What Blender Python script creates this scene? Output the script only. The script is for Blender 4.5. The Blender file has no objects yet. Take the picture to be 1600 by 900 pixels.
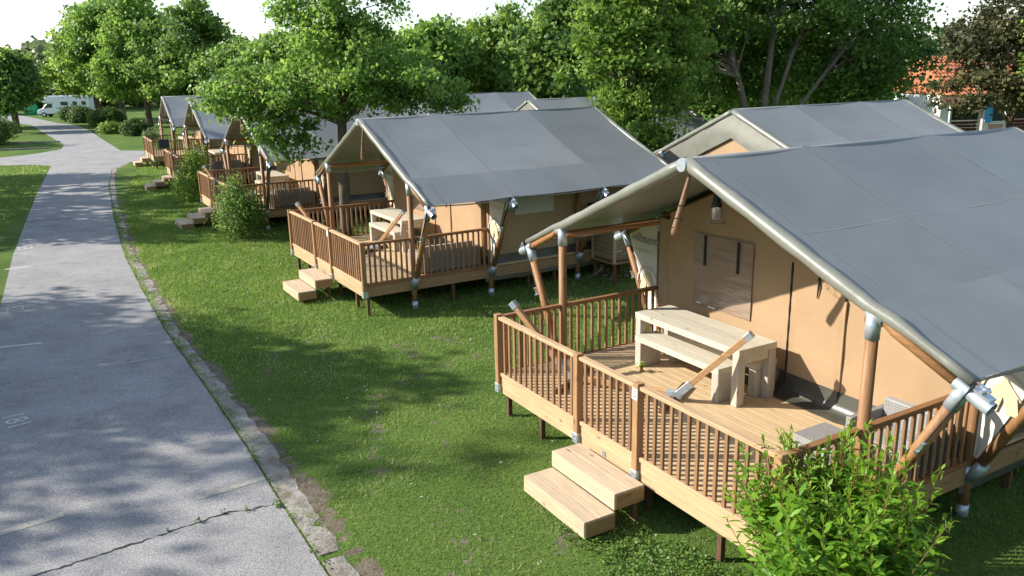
import bpy, bmesh, math, random
import numpy as np
from mathutils import Vector, Matrix
R = math.radians
scene = bpy.context.scene
COL = scene.collection

# ------------------------------------------------------------------ camera, sky, sun, exposure
cam_d = bpy.data.cameras.new('camera')
cam = bpy.data.objects.new('camera', cam_d)
COL.objects.link(cam)
cam_d.sensor_width = 36.0
cam_d.lens = 28.53
cam_d.clip_end = 2000
cam.matrix_world = Matrix.Translation((0, 0, 4.724)) @ Matrix.Rotation(R(90 - 14.908), 4, 'X') @ Matrix.Rotation(R(-1.24), 4, 'Z')
scene.camera = cam

SUN_EL, SUN_TRAVEL = 30.5, -4.0        # elevation; compass direction the light travels to (0 = +X)
w = bpy.data.worlds.new('World')
scene.world = w
w.use_nodes = True
nt = w.node_tree
bg = nt.nodes['Background']
sky = nt.nodes.new('ShaderNodeTexSky')
sky.sky_type = 'NISHITA'
sky.sun_disc = False
sky.sun_elevation = R(SUN_EL)
sky.sun_rotation = R(-90 - SUN_TRAVEL)
sky.air_density = 1.0
sky.dust_density = 0.6
sky.ozone_density = 1.0
tc = nt.nodes.new('ShaderNodeTexCoord')
mp = nt.nodes.new('ShaderNodeMapping')
mp.inputs['Scale'].default_value = (1.0, 1.0, 1.0)
nz = nt.nodes.new('ShaderNodeTexNoise')
nz.inputs['Scale'].default_value = 0.55
nz.inputs['Detail'].default_value = 8
nz.inputs['Roughness'].default_value = 0.6
rp = nt.nodes.new('ShaderNodeValToRGB')
rp.color_ramp.elements[0].position = 0.50
rp.color_ramp.elements[0].color = (0.08, 0.08, 0.08, 1)
rp.color_ramp.elements[1].position = 0.68
rp.color_ramp.elements[1].color = (0.9, 0.9, 0.9, 1)
mx = nt.nodes.new('ShaderNodeMix')
mx.data_type = 'RGBA'
sp = nt.nodes.new('ShaderNodeSeparateXYZ')
nt.links.new(tc.outputs['Generated'], sp.inputs[0])
zz = nt.nodes.new('ShaderNodeMath'); zz.operation = 'MAXIMUM'; zz.inputs[1].default_value = 0.0
nt.links.new(sp.outputs['Z'], zz.inputs[0])
za = nt.nodes.new('ShaderNodeMath'); za.operation = 'ADD'; za.inputs[1].default_value = 0.16
nt.links.new(zz.outputs[0], za.inputs[0])
dv = nt.nodes.new('ShaderNodeVectorMath'); dv.operation = 'DIVIDE'
cb = nt.nodes.new('ShaderNodeCombineXYZ')
for q in 'XYZ': nt.links.new(za.outputs[0], cb.inputs[q])
nt.links.new(tc.outputs['Generated'], dv.inputs[0]); nt.links.new(cb.outputs[0], dv.inputs[1])
nt.links.new(dv.outputs[0], mp.inputs['Vector'])
nt.links.new(mp.outputs['Vector'], nz.inputs['Vector'])
nt.links.new(nz.outputs['Fac'], rp.inputs['Fac'])
nt.links.new(rp.outputs['Color'], mx.inputs['Factor'])
nt.links.new(sky.outputs['Color'], mx.inputs['A'])
mx.inputs['B'].default_value = (3.75, 4.0, 4.35, 1)
nt.links.new(mx.outputs['Result'], bg.inputs['Color'])
bg.inputs['Strength'].default_value = 0.12

sun_d = bpy.data.lights.new('sun', 'SUN')
sun_d.energy = 4.15
sun_d.angle = R(0.6)
sun_d.color = (1.0, 0.94, 0.84)
sun = bpy.data.objects.new('sun', sun_d)
COL.objects.link(sun)
a, e = R(SUN_TRAVEL), R(SUN_EL)
SUN_DIR = Vector((math.cos(a) * math.cos(e), math.sin(a) * math.cos(e), -math.sin(e)))
sun.rotation_euler = SUN_DIR.to_track_quat('-Z', 'Y').to_euler()
sun.location = (-60, 10, 40)

scene.view_settings.view_transform = 'Standard'
scene.view_settings.look = 'None'
scene.view_settings.exposure = 1.05
scene.view_settings.gamma = 1.0
scene.view_settings.use_curve_mapping = False

# ------------------------------------------------------------------ materials
def node_mat(name):
    m = bpy.data.materials.new(name)
    m.use_nodes = True
    return m, m.node_tree, m.node_tree.nodes, m.node_tree.links, m.node_tree.nodes['Principled BSDF']

def surf(name, c, rough=0.7, var=0.25, scale=6.0, stretch=(1, 1, 1), rnd=0.0, bump=0.0, bscale=40.0, metal=0.0,
         spec=0.4, coat=0.0, c2=None, detail=6, bstretch=(1, 1, 1)):
    """procedural surface: two-tone noise in object space, per-object variation, fine relief"""
    m, t, n, l, b = node_mat(name)
    b.inputs['Roughness'].default_value = rough
    b.inputs['Metallic'].default_value = metal
    b.inputs['Specular IOR Level'].default_value = spec
    b.inputs['Coat Weight'].default_value = coat
    co = n.new('ShaderNodeTexCoord')
    oi = n.new('ShaderNodeObjectInfo')
    mu = n.new('ShaderNodeVectorMath'); mu.operation = 'SCALE'
    mu.inputs[0].default_value = (13.1, 7.7, 3.3)
    l.new(oi.outputs['Random'], mu.inputs['Scale'])
    ad = n.new('ShaderNodeVectorMath'); ad.operation = 'ADD'
    l.new(co.outputs['Object'], ad.inputs[0]); l.new(mu.outputs[0], ad.inputs[1])
    ma = n.new('ShaderNodeMapping'); ma.inputs['Scale'].default_value = stretch
    l.new(ad.outputs[0], ma.inputs['Vector'])
    no = n.new('ShaderNodeTexNoise'); no.inputs['Scale'].default_value = scale
    no.inputs['Detail'].default_value = detail; no.inputs['Roughness'].default_value = 0.62
    l.new(ma.outputs[0], no.inputs['Vector'])
    ra = n.new('ShaderNodeValToRGB')
    d = c2 if c2 else tuple(x * (1 - var) for x in c)
    u = tuple(min(1, x * (1 + var * 0.7)) for x in c)
    ra.color_ramp.elements[0].position = 0.3; ra.color_ramp.elements[0].color = (*d, 1)
    ra.color_ramp.elements[1].position = 0.7; ra.color_ramp.elements[1].color = (*u, 1)
    l.new(no.outputs['Fac'], ra.inputs['Fac'])
    out = ra.outputs['Color']
    if rnd:
        hs = n.new('ShaderNodeHueSaturation')
        mr = n.new('ShaderNodeMapRange')
        mr.inputs['To Min'].default_value = 1 - rnd; mr.inputs['To Max'].default_value = 1 + rnd
        l.new(oi.outputs['Random'], mr.inputs['Value']); l.new(mr.outputs['Result'], hs.inputs['Value'])
        l.new(out, hs.inputs['Color']); out = hs.outputs['Color']
    l.new(out, b.inputs['Base Color'])
    if bump:
        mb = n.new('ShaderNodeMapping'); mb.inputs['Scale'].default_value = bstretch
        l.new(ad.outputs[0], mb.inputs['Vector'])
        nb = n.new('ShaderNodeTexNoise'); nb.inputs['Scale'].default_value = bscale; nb.inputs['Detail'].default_value = 4
        l.new(mb.outputs[0], nb.inputs['Vector'])
        bp = n.new('ShaderNodeBump'); bp.inputs['Strength'].default_value = bump; bp.inputs['Distance'].default_value = 0.02
        l.new(nb.outputs['Fac'], bp.inputs['Height']); l.new(bp.outputs['Normal'], b.inputs['Normal'])
    return m

def wood(name, c, var=0.3, axis='x', rough=0.65, rnd=0.12, knots=True):
    s = {'x': (0.6, 9, 9), 'y': (9, 0.6, 9), 'z': (9, 9, 0.6)}[axis]
    m = surf(name, c, rough, var, 4.0, s, rnd, 0.25, 6.0, bstretch=tuple(2.5 * q for q in s), spec=0.3)
    if knots:
        t = m.node_tree; n = t.nodes; l = t.links; b = n['Principled BSDF']
        src = b.inputs['Base Color'].links[0].from_socket
        ad = [q for q in n if q.type == 'VECT_MATH' and q.operation == 'ADD'][0]
        ks = {'x': (0.45, 1, 1), 'y': (1, 0.45, 1), 'z': (1, 1, 0.45)}[axis]
        ma = n.new('ShaderNodeMapping'); ma.inputs['Scale'].default_value = ks
        l.new(ad.outputs[0], ma.inputs['Vector'])
        vo = n.new('ShaderNodeTexVoronoi'); vo.inputs['Scale'].default_value = 5.5
        l.new(ma.outputs[0], vo.inputs['Vector'])
        r = n.new('ShaderNodeValToRGB')
        r.color_ramp.elements[0].position = 0.04; r.color_ramp.elements[0].color = (0.36, 0.27, 0.22, 1)
        r.color_ramp.elements[1].position = 0.14; r.color_ramp.elements[1].color = (1, 1, 1, 1)
        l.new(vo.outputs['Distance'], r.inputs['Fac'])
        mm = n.new('ShaderNodeMix'); mm.data_type = 'RGBA'; mm.blend_type = 'MULTIPLY'; mm.inputs['Factor'].default_value = 0.8
        l.new(src, mm.inputs['A']); l.new(r.outputs['Color'], mm.inputs['B'])
        l.new(mm.outputs['Result'], b.inputs['Base Color'])
    return m

def leafmat(name, c1, c2, trans=0.38, rough=0.5, c3=None):
    m, t, n, l, b = node_mat(name)
    at = n.new('ShaderNodeAttribute'); at.attribute_name = 'tint'
    mi = n.new('ShaderNodeMix'); mi.data_type = 'RGBA'
    mi.inputs['A'].default_value = (*c1, 1); mi.inputs['B'].default_value = (*c2, 1)
    l.new(at.outputs['Fac'], mi.inputs['Factor'])
    col = mi.outputs['Result']
    if c3:
        rr = n.new('ShaderNodeMapRange'); rr.inputs['From Min'].default_value = 0.8; rr.inputs['From Max'].default_value = 1.0
        l.new(at.outputs['Fac'], rr.inputs['Value'])
        m3 = n.new('ShaderNodeMix'); m3.data_type = 'RGBA'; m3.inputs['B'].default_value = (*c3, 1)
        l.new(rr.outputs['Result'], m3.inputs['Factor']); l.new(col, m3.inputs['A']); col = m3.outputs['Result']
    l.new(col, b.inputs['Base Color'])
    b.inputs['Roughness'].default_value = rough
    b.inputs['Specular IOR Level'].default_value = 0.35
    tr = n.new('ShaderNodeBsdfTranslucent')
    hs = n.new('ShaderNodeHueSaturation'); hs.inputs['Value'].default_value = 1.5; hs.inputs['Hue'].default_value = 0.485
    l.new(col, hs.inputs['Color']); l.new(hs.outputs['Color'], tr.inputs['Color'])
    ms = n.new('ShaderNodeMixShader'); ms.inputs['Fac'].default_value = trans
    l.new(b.outputs[0], ms.inputs[1]); l.new(tr.outputs[0], ms.inputs[2])
    l.new(ms.outputs[0], n['Material Output'].inputs['Surface'])
    return m

M = {}
M['roof'] = surf('roof_canvas', (0.190, 0.199, 0.192), 0.38, 0.13, 0.9, rnd=0.2, detail=10, bump=0.03, bscale=3.0, spec=0.55)
M['hem'] = surf('hem_canvas', (0.19, 0.19, 0.155), 0.36, 0.15, 3, bump=0.35, bscale=5, spec=0.6)
M['seam'] = surf('seam_tape', (0.23, 0.24, 0.235), 0.4, 0.1, 5, spec=0.5)
M['wall'] = surf('tan_canvas', (0.395, 0.267, 0.155), 0.8, 0.09, 1.5, bump=0.3, bscale=2.5, bstretch=(0.7, 0.7, 2.2), spec=0.2)
M['door'] = surf('tan_door_canvas', (0.395, 0.267, 0.155), 0.8, 0.07, 1.5, bump=0.5, bscale=1.6, bstretch=(0.4, 0.4, 5.0), spec=0.2)
M['skirt'] = surf('dark_skirt', (0.065, 0.066, 0.052), 0.36, 0.25, 3, bump=0.5, bscale=4, spec=0.6)
M['pane'] = surf('clear_plastic_pane', (0.30, 0.215, 0.155), 0.2, 0.22, 2.2, (0.7, 1, 4), bump=0.8, bscale=3, bstretch=(0.7, 1, 3.2), spec=0.7)
M['sidepane'] = surf('side_window_blind', (0.50, 0.50, 0.43), 0.6, 0.1, 3)
M['tyre_dark'] = surf('dark_wire', (0.06, 0.06, 0.06), 0.4, 0.1, 9, metal=0.6)
M['black'] = surf('black_webbing', (0.02, 0.02, 0.022), 0.6, 0.2, 9)
M['pole'] = wood('round_pole_wood', (0.285, 0.145, 0.06), 0.28, 'z', 0.5, 0.14)
M['polex'] = wood('round_rafter_wood', (0.29, 0.14, 0.055), 0.28, 'x', 0.5, 0.12)
M['poley'] = wood('round_purlin_wood', (0.29, 0.14, 0.055), 0.28, 'y', 0.5, 0.12)
M['galv'] = surf('galvanised_steel', (0.50, 0.56, 0.61), 0.38, 0.22, 14, metal=0.55, spec=0.5)
M['bright_steel'] = surf('bright_steel', (0.75, 0.77, 0.8), 0.22, 0.1, 9, metal=0.9)
M['deck'] = wood('deck_wood', (0.56, 0.41, 0.235), 0.2, 'x', 0.62, 0.06)
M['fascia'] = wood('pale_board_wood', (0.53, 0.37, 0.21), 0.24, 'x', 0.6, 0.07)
M['fasciay'] = wood('shade_toned_board_wood', (0.33, 0.20, 0.10), 0.25, 'y', 0.6, 0.07)  # darker copy of the board wood: shade on side faces put into the colour
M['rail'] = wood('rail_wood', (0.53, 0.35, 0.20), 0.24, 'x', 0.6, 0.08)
M['raily'] = wood('shade_toned_side_rail_wood', (0.26, 0.125, 0.055), 0.25, 'y', 0.55, 0.08)  # rail wood darkened, the shade along the sides is painted in
M['balu'] = wood('baluster_wood', (0.29, 0.16, 0.082), 0.28, 'z', 0.6, 0.2)
M['rpost'] = wood('post_wood', (0.36, 0.205, 0.10), 0.28, 'z', 0.6, 0.12)
M['step'] = wood('weathered_step_wood', (0.54, 0.415, 0.28), 0.24, 'x', 0.65, 0.06)
M['leg'] = wood('dark_leg_wood', (0.13, 0.07, 0.04), 0.3, 'z', 0.7, 0.1, False)
M['table'] = wood('grey_table_wood', (0.54, 0.49, 0.385), 0.14, 'x', 0.6, 0.06)
M['tablez'] = wood('grey_table_leg_wood', (0.46, 0.415, 0.34), 0.16, 'z', 0.6, 0.06)
M['hammock'] = wood('hammock_stand_wood', (0.50, 0.29, 0.14), 0.22, 'x', 0.55, 0.08)
M['banner'] = surf('banner_canvas', (0.72, 0.66, 0.58), 0.75, 0.06, 1.5, bump=0.2, bscale=3)
M['print_grey'] = surf('grey_print', (0.20, 0.19, 0.18), 0.8, 0.1, 5)
M['print_pale'] = surf('pale_print', (0.58, 0.47, 0.40), 0.8, 0.05, 5)
M['print_tan'] = surf('tan_print', (0.66, 0.50, 0.32), 0.8, 0.05, 5)
M['white'] = surf('white_plate', (0.8, 0.8, 0.78), 0.5, 0.04, 5)
M['curtain'] = surf('rolled_brown_canvas', (0.25, 0.15, 0.09), 0.8, 0.25, 9, bump=0.6, bscale=12)
M['bark'] = surf('bark', (0.15, 0.115, 0.08), 0.9, 0.5, 7, (1, 1, 0.25), bump=0.9, bscale=14, bstretch=(1, 1, 0.3))
M['barkgrey'] = surf('grey_bark', (0.22, 0.18, 0.14), 0.9, 0.45, 7, (1, 1, 0.25), bump=0.9, bscale=14, bstretch=(1, 1, 0.3))
M['stem'] = surf('shoot_stem', (0.20, 0.10, 0.045), 0.7, 0.3, 8)
M['maple'] = leafmat('maple_leaf', (0.07, 0.16, 0.026), (0.26, 0.42, 0.08), 0.48)
M['dark'] = leafmat('dark_leaf', (0.05, 0.12, 0.026), (0.23, 0.365, 0.075), 0.48)
M['bright'] = leafmat('bright_leaf', (0.08, 0.17, 0.024), (0.31, 0.45, 0.08), 0.5)
M['plum'] = leafmat('bronze_leaf', (0.045, 0.052, 0.024), (0.14, 0.135, 0.05), 0.25)
M['haze_pale'] = leafmat('haze_pale_leaf', (0.075, 0.125, 0.05), (0.16, 0.22, 0.09))  # far wood's haze is mixed into this colour; flower plant shares it
M['shoot'] = leafmat('shoot_leaf', (0.055, 0.17, 0.016), (0.21, 0.38, 0.03), 0.45, 0.42)
M['hedge'] = leafmat('hedge_leaf', (0.032, 0.085, 0.018), (0.11, 0.20, 0.034), 0.32)
M['grass'] = leafmat('grass_blade', (0.095, 0.20, 0.034), (0.265, 0.38, 0.08), 0.42, 0.6, (0.46, 0.42, 0.25))
M['clover'] = leafmat('clover_leaf', (0.055, 0.135, 0.02), (0.16, 0.25, 0.045), 0.25, 0.5)
M['kerb'] = surf('old_concrete', (0.31, 0.285, 0.255), 0.9, 0.42, 3.6, bump=0.8, bscale=18, c2=(0.14, 0.115, 0.09), detail=10)
M['crack'] = surf('crack_earth', (0.035, 0.034, 0.028), 0.95, 0.3, 9)

def ground_mat():
    m, t, n, l, b = node_mat('lawn')
    co = n.new('ShaderNodeTexCoord')
    def noise(s, d=6):
        q = n.new('ShaderNodeTexNoise'); q.inputs['Scale'].default_value = s; q.inputs['Detail'].default_value = d
        q.inputs['Roughness'].default_value = 0.65
        l.new(co.outputs['Object'], q.inputs['Vector']); return q
    def ramp(src, p0, c0, p1, c1):
        q = n.new('ShaderNodeValToRGB')
        q.color_ramp.elements[0].position = p0; q.color_ramp.elements[0].color = (*c0, 1)
        q.color_ramp.elements[1].position = p1; q.color_ramp.elements[1].color = (*c1, 1)
        l.new(src, q.inputs['Fac']); return q.outputs['Color']
    def mix(f, A, B, mode='MIX'):
        q = n.new('ShaderNodeMix'); q.data_type = 'RGBA'; q.blend_type = mode
        if isinstance(f, float): q.inputs['Factor'].default_value = f
        else: l.new(f, q.inputs['Factor'])
        l.new(A, q.inputs['A']); l.new(B, q.inputs['B']); return q.outputs['Result']
    big = ramp(noise(0.35).outputs['Fac'], 0.35, (0.075, 0.135, 0.03), 0.68, (0.145, 0.215, 0.05))
    fine = ramp(noise(16, 10).outputs['Fac'], 0.3, (0.45, 0.5, 0.4), 0.7, (1.35, 1.3, 1.25))
    g = mix(0.85, big, fine, 'MULTIPLY')
    soil = ramp(noise(7, 8).outputs['Fac'], 0.3, (0.11, 0.09, 0.06), 0.72, (0.24, 0.205, 0.15))
    at = n.new('ShaderNodeAttribute'); at.attribute_name = 'bare'
    ma = n.new('ShaderNodeMath'); ma.operation = 'MULTIPLY_ADD'
    nn = noise(5, 8)
    l.new(nn.outputs['Fac'], ma.inputs[0]); ma.inputs[1].default_value = 1.3
    l.new(at.outputs['Fac'], ma.inputs[2])
    f = ramp(ma.outputs[0], 0.92, (0, 0, 0), 1.25, (1, 1, 1))
    l.new(mix(f, g, soil), b.inputs['Base Color'])
    b.inputs['Roughness'].default_value = 0.95
    b.inputs['Specular IOR Level'].default_value = 0.1
    bp = n.new('ShaderNodeBump'); bp.inputs['Strength'].default_value = 0.9; bp.inputs['Distance'].default_value = 0.05
    l.new(noise(22, 8).outputs['Fac'], bp.inputs['Height']); l.new(bp.outputs['Normal'], b.inputs['Normal'])
    return m
M['lawn'] = ground_mat()

def asphalt_mat():
    m, t, n, l, b = node_mat('worn_asphalt')
    co = n.new('ShaderNodeTexCoord')
    def noise(s, d=6, r=0.6):
        q = n.new('ShaderNodeTexNoise'); q.inputs['Scale'].default_value = s; q.inputs['Detail'].default_value = d
        q.inputs['Roughness'].default_value = r
        l.new(co.outputs['Object'], q.inputs['Vector']); return q
    def ramp(src, p0, c0, p1, c1):
        q = n.new('ShaderNodeValToRGB')
        q.color_ramp.elements[0].position = p0; q.color_ramp.elements[0].color = (*c0, 1)
        q.color_ramp.elements[1].position = p1; q.color_ramp.elements[1].color = (*c1, 1)
        l.new(src, q.inputs['Fac']); return q.outputs['Color']
    def mul(f, A, B):
        q = n.new('ShaderNodeMix'); q.data_type = 'RGBA'; q.blend_type = 'MULTIPLY'; q.inputs['Factor'].default_value = f
        l.new(A, q.inputs['A']); l.new(B, q.inputs['B']); return q.outputs['Result']
    base = ramp(noise(0.7, 8).outputs['Fac'], 0.3, (0.24, 0.234, 0.228), 0.7, (0.335, 0.325, 0.315))
    grit = ramp(noise(62, 3, 0.85).outputs['Fac'], 0.36, (0.35, 0.35, 0.36), 0.64, (1.62, 1.62, 1.62))
    stain = ramp(noise(1.9, 10, 0.75).outputs['Fac'], 0.28, (0.62, 0.62, 0.64), 0.5, (1, 1, 1))
    l.new(mul(0.9, mul(0.8, base, grit), stain), b.inputs['Base Color'])
    b.inputs['Roughness'].default_value = 0.85
    b.inputs['Specular IOR Level'].default_value = 0.3
    bp = n.new('ShaderNodeBump'); bp.inputs['Strength'].default_value = 0.5; bp.inputs['Distance'].default_value = 0.01
    l.new(noise(90, 3, 0.8).outputs['Fac'], bp.inputs['Height']); l.new(bp.outputs['Normal'], b.inputs['Normal'])
    return m
M['asphalt'] = asphalt_mat()

def paint_mat(name, c, lo, hi):
    """worn road paint: chips away to asphalt grey"""
    m, t, n, l, b = node_mat(name)
    co = n.new('ShaderNodeTexCoord')
    q = n.new('ShaderNodeTexNoise'); q.inputs['Scale'].default_value = 26; q.inputs['Detail'].default_value = 6; q.inputs['Roughness'].default_value = 0.8
    l.new(co.outputs['Object'], q.inputs['Vector'])
    r = n.new('ShaderNodeValToRGB')
    r.color_ramp.elements[0].position = lo; r.color_ramp.elements[0].color = (0.22, 0.22, 0.225, 1)
    r.color_ramp.elements[1].position = hi; r.color_ramp.elements[1].color = (*c, 1)
    l.new(q.outputs['Fac'], r.inputs['Fac']); l.new(r.outputs['Color'], b.inputs['Base Color'])
    b.inputs['Roughness'].default_value = 0.85
    return m
M['paint'] = paint_mat('worn_white_paint', (0.60, 0.60, 0.55), 0.34, 0.55)
M['paint_yellow'] = paint_mat('worn_yellowish_paint', (0.46, 0.44, 0.33), 0.34, 0.58)
M['paint_faint'] = paint_mat('nearly_gone_paint', (0.40, 0.40, 0.39), 0.42, 0.64)

# ------------------------------------------------------------------ helpers
def tag(o, label=None, cat=None, group=None, kind=None):
    if label: o['label'] = label
    if cat: o['category'] = cat
    if group: o['group'] = group
    if kind: o['kind'] = kind
    return o

def empty(name, loc=(0, 0, 0), rz=0.0):
    o = bpy.data.objects.new(name, None)
    COL.objects.link(o)
    o.location = loc
    o.rotation_euler = (0, 0, rz)
    o.empty_display_size = 0.3
    return o

def link(name, me, parent=None, loc=(0, 0, 0), rot=(0, 0, 0)):
    o = bpy.data.objects.new(name, me)
    COL.objects.link(o)
    o.parent = parent
    o.location = loc
    o.rotation_euler = rot
    return o

class MB:
    """collects boxes, tubes and sheets into one mesh"""
    def __init__(s): s.v = []; s.f = []; s.sm = []
    def add(s, vs, fs, smooth=False):
        k = len(s.v); s.v += [tuple(q) for q in vs]
        s.f += [tuple(k + i for i in f) for f in fs]; s.sm += [smooth] * len(fs)
        return s
    def box(s, a, b):
        x0, y0, z0 = a; x1, y1, z1 = b
        return s.add([(x0, y0, z0), (x1, y0, z0), (x1, y1, z0), (x0, y1, z0), (x0, y0, z1), (x1, y0, z1), (x1, y1, z1), (x0, y1, z1)],
                     [(0, 3, 2, 1), (4, 5, 6, 7), (0, 1, 5, 4), (1, 2, 6, 5), (2, 3, 7, 6), (3, 0, 4, 7)])
    def beam(s, p, q, wd, ht, up=(0, 0, 1)):
        p, q = Vector(p), Vector(q); d = (q - p).normalized(); u = Vector(up)
        sd = d.cross(u).normalized(); u = sd.cross(d).normalized()
        vs = []
        for c in (p, q):
            for i, j in ((-1, -1), (1, -1), (1, 1), (-1, 1)): vs.append(c + sd * (i * wd / 2) + u * (j * ht / 2))
        return s.add(vs, [(3, 2, 1, 0), (4, 5, 6, 7), (0, 1, 5, 4), (1, 2, 6, 5), (2, 3, 7, 6), (3, 0, 4, 7)])
    def tube(s, pts, rad, n=10, cap=True):
        pts = [Vector(q) for q in pts]
        if not isinstance(rad, (list, tuple)): rad = [rad] * len(pts)
        k = len(s.v); prev = None
        for i, p in enumerate(pts):
            d = (pts[min(i + 1, len(pts) - 1)] - pts[max(i - 1, 0)]).normalized()
            if prev is None:
                prev = d.orthogonal().normalized()
            sd = (prev - d * prev.dot(d)).normalized(); prev = sd; t = d.cross(sd)
            for j in range(n):
                an = 2 * math.pi * j / n
                s.v.append(tuple(p + (sd * math.cos(an) + t * math.sin(an)) * rad[i]))
        for i in range(len(pts) - 1):
            for j in range(n):
                j2 = (j + 1) % n
                s.f.append((k + i * n + j, k + i * n + j2, k + (i + 1) * n + j2, k + (i + 1) * n + j)); s.sm.append(True)
        if cap:
            s.f.append(tuple(k + j for j in reversed(range(n)))); s.sm.append(False)
            e = k + (len(pts) - 1) * n
            s.f.append(tuple(e + j for j in range(n))); s.sm.append(False)
        return s
    def mesh(s, name, mat, bevel=0.0):
        me = bpy.data.meshes.new(name)
        me.from_pydata(s.v, [], s.f)
        me.polygons.foreach_set('use_smooth', s.sm)
        if bevel:
            b = bmesh.new(); b.from_mesh(me)
            bmesh.ops.bevel(b, geom=b.edges[:], offset=bevel, segments=1, profile=0.5, affect='EDGES')
            b.to_mesh(me); b.free()
        me.materials.append(M[mat] if isinstance(mat, str) else mat)
        me.update()
        return me
    def build(s, name, mat, parent=None, bevel=0.0, loc=(0, 0, 0), rot=(0, 0, 0)):
        return link(name, s.mesh(name, mat, bevel), parent, loc, rot)

def copy_tree(o, parent=None, skip=()):
    c = o.copy()
    COL.objects.link(c)
    c.parent = parent
    for ch in list(o.children):
        if ch.name.split('.')[0] not in skip:
            copy_tree(ch, c, skip)
    return c

def np_mesh(name, verts, faces, mat, tint=None, smooth=False):
    """fast mesh from arrays: verts (N,3), faces (F,k), tint per vertex"""
    me = bpy.data.meshes.new(name)
    nv, (nf, k) = len(verts), faces.shape
    me.vertices.add(nv); me.vertices.foreach_set('co', np.ascontiguousarray(verts, dtype=np.float32).ravel())
    me.loops.add(nf * k); me.loops.foreach_set('vertex_index', np.ascontiguousarray(faces, dtype=np.int32).ravel())
    me.polygons.add(nf); me.polygons.foreach_set('loop_start', np.arange(0, nf * k, k, dtype=np.int32))
    if smooth: me.polygons.foreach_set('use_smooth', np.ones(nf, dtype=bool))
    if tint is not None:
        at = me.attributes.new('tint', 'FLOAT', 'POINT')
        at.data.foreach_set('value', np.ascontiguousarray(tint, dtype=np.float32))
    me.materials.append(M[mat] if isinstance(mat, str) else mat)
    me.update(); me.validate()
    return me

def leaves(pos, nrm, size, rng, aspect=0.8, fold=0.25, axis=None):
    """diamond leaves with a fold along the midrib; returns verts, faces"""
    n = len(pos)
    nrm = nrm / (np.linalg.norm(nrm, axis=1, keepdims=True) + 1e-9)
    if axis is None: axis = rng.normal(size=(n, 3))
    ax = axis - nrm * np.sum(axis * nrm, axis=1, keepdims=True)
    ax /= (np.linalg.norm(ax, axis=1, keepdims=True) + 1e-9)
    sd = np.cross(nrm, ax)
    s = size[:, None]
    v = np.empty((n, 4, 3))
    v[:, 0] = pos - ax * s * 0.5
    v[:, 1] = pos + sd * s * aspect * 0.5 + nrm * s * fold * 0.5 - ax * s * 0.05
    v[:, 2] = pos + ax * s * 0.5
    v[:, 3] = pos - sd * s * aspect * 0.5 + nrm * s * fold * 0.5 - ax * s * 0.05
    return v.reshape(-1, 3), np.arange(n * 4).reshape(n, 4)

def text_mesh(name, body, size, mat, shear=0.0, align='CENTER'):
    cu = bpy.data.curves.new(name, 'FONT')
    cu.body = body; cu.size = size; cu.shear = shear; cu.align_x = align; cu.resolution_u = 3
    ob = bpy.data.objects.new(name + '_tmp', cu)
    COL.objects.link(ob)
    dg = bpy.context.evaluated_depsgraph_get()
    me = bpy.data.meshes.new_from_object(ob.evaluated_get(dg))
    bpy.data.objects.remove(ob); bpy.data.curves.remove(cu)
    me.name = name
    me.materials.clear(); me.materials.append(M[mat])
    return me

# ------------------------------------------------------------------ ground, road, kerb
ROAD_R = [(6.0, -6.3), (-1.86, 6.95), (-2.68, 8.32), (-3.55, 9.83), (-4.9, 12.05), (-6.69, 14.95), (-8.72, 18.48), (-10.75, 22.11),
          (-14.14, 28.7), (-18.68, 37.86), (-21.9, 45.0), (-22.6, 48.3)]
KERB_R = [(6.5, -6.5), (-1.43, 6.94), (-2.01, 7.89), (-3.17, 9.81), (-4.64, 12.17), (-6.43, 14.93), (-8.41, 18.45), (-10.44, 22.08),
          (-13.8, 28.66), (-18.19, 37.79), (-21.25, 44.76), (-22.1, 48.6)]
ROAD = ROAD_R + [(-22.0, 50.6), (-19.5, 52.6), (-9, 58), (-8, 62.5), (-20, 57.0), (-24.6, 56.4), (-27.05, 57.2), (-33.8, 68.65), (-41.4, 81.7),
        (-47.9, 91.9), (-53.8, 98.7), (-62.3, 110.1), (-73.3, 124.6), (-92, 148), (-97, 145), (-77.5, 121.0), (-65.5, 106.8), (-54, 93.9),
        (-41.9, 75.2), (-34.3, 63.5), (-32.4, 59.6), (-32.2, 56.2), (-33.2, 53.6), (-36, 52.4), (-60, 47.5), (-60, 42.5), (-34, 47.6), (-29.97, 48.3), (-28.2, 48.4),
        (-26.6, 47.5), (-21.0, 36.1), (-17.1, 28.4), (-14.06, 22.44), (-12.1, 18.8), (-11.17, 17.06), (-2.0, 1.5), (2.4, -6.3)]
ROADN = np.array(ROAD)

def in_poly(px, py, poly):
    inside = np.zeros(px.shape, bool)
    j = len(poly) - 1
    for i in range(len(poly)):
        xi, yi = poly[i]; xj, yj = poly[j]
        c = ((yi > py) != (yj > py)) & (px < (xj - xi) * (py - yi) / (yj - yi + 1e-12) + xi)
        inside ^= c; j = i
    return inside

def dist_line(px, py, line):
    d = np.full(px.shape, 1e9)
    for (x0, y0), (x1, y1) in zip(line[:-1], line[1:]):
        dx, dy = x1 - x0, y1 - y0
        t = np.clip(((px - x0) * dx + (py - y0) * dy) / (dx * dx + dy * dy + 1e-12), 0, 1)
        d = np.minimum(d, np.hypot(px - x0 - t * dx, py - y0 - t * dy))
    return d

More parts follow.
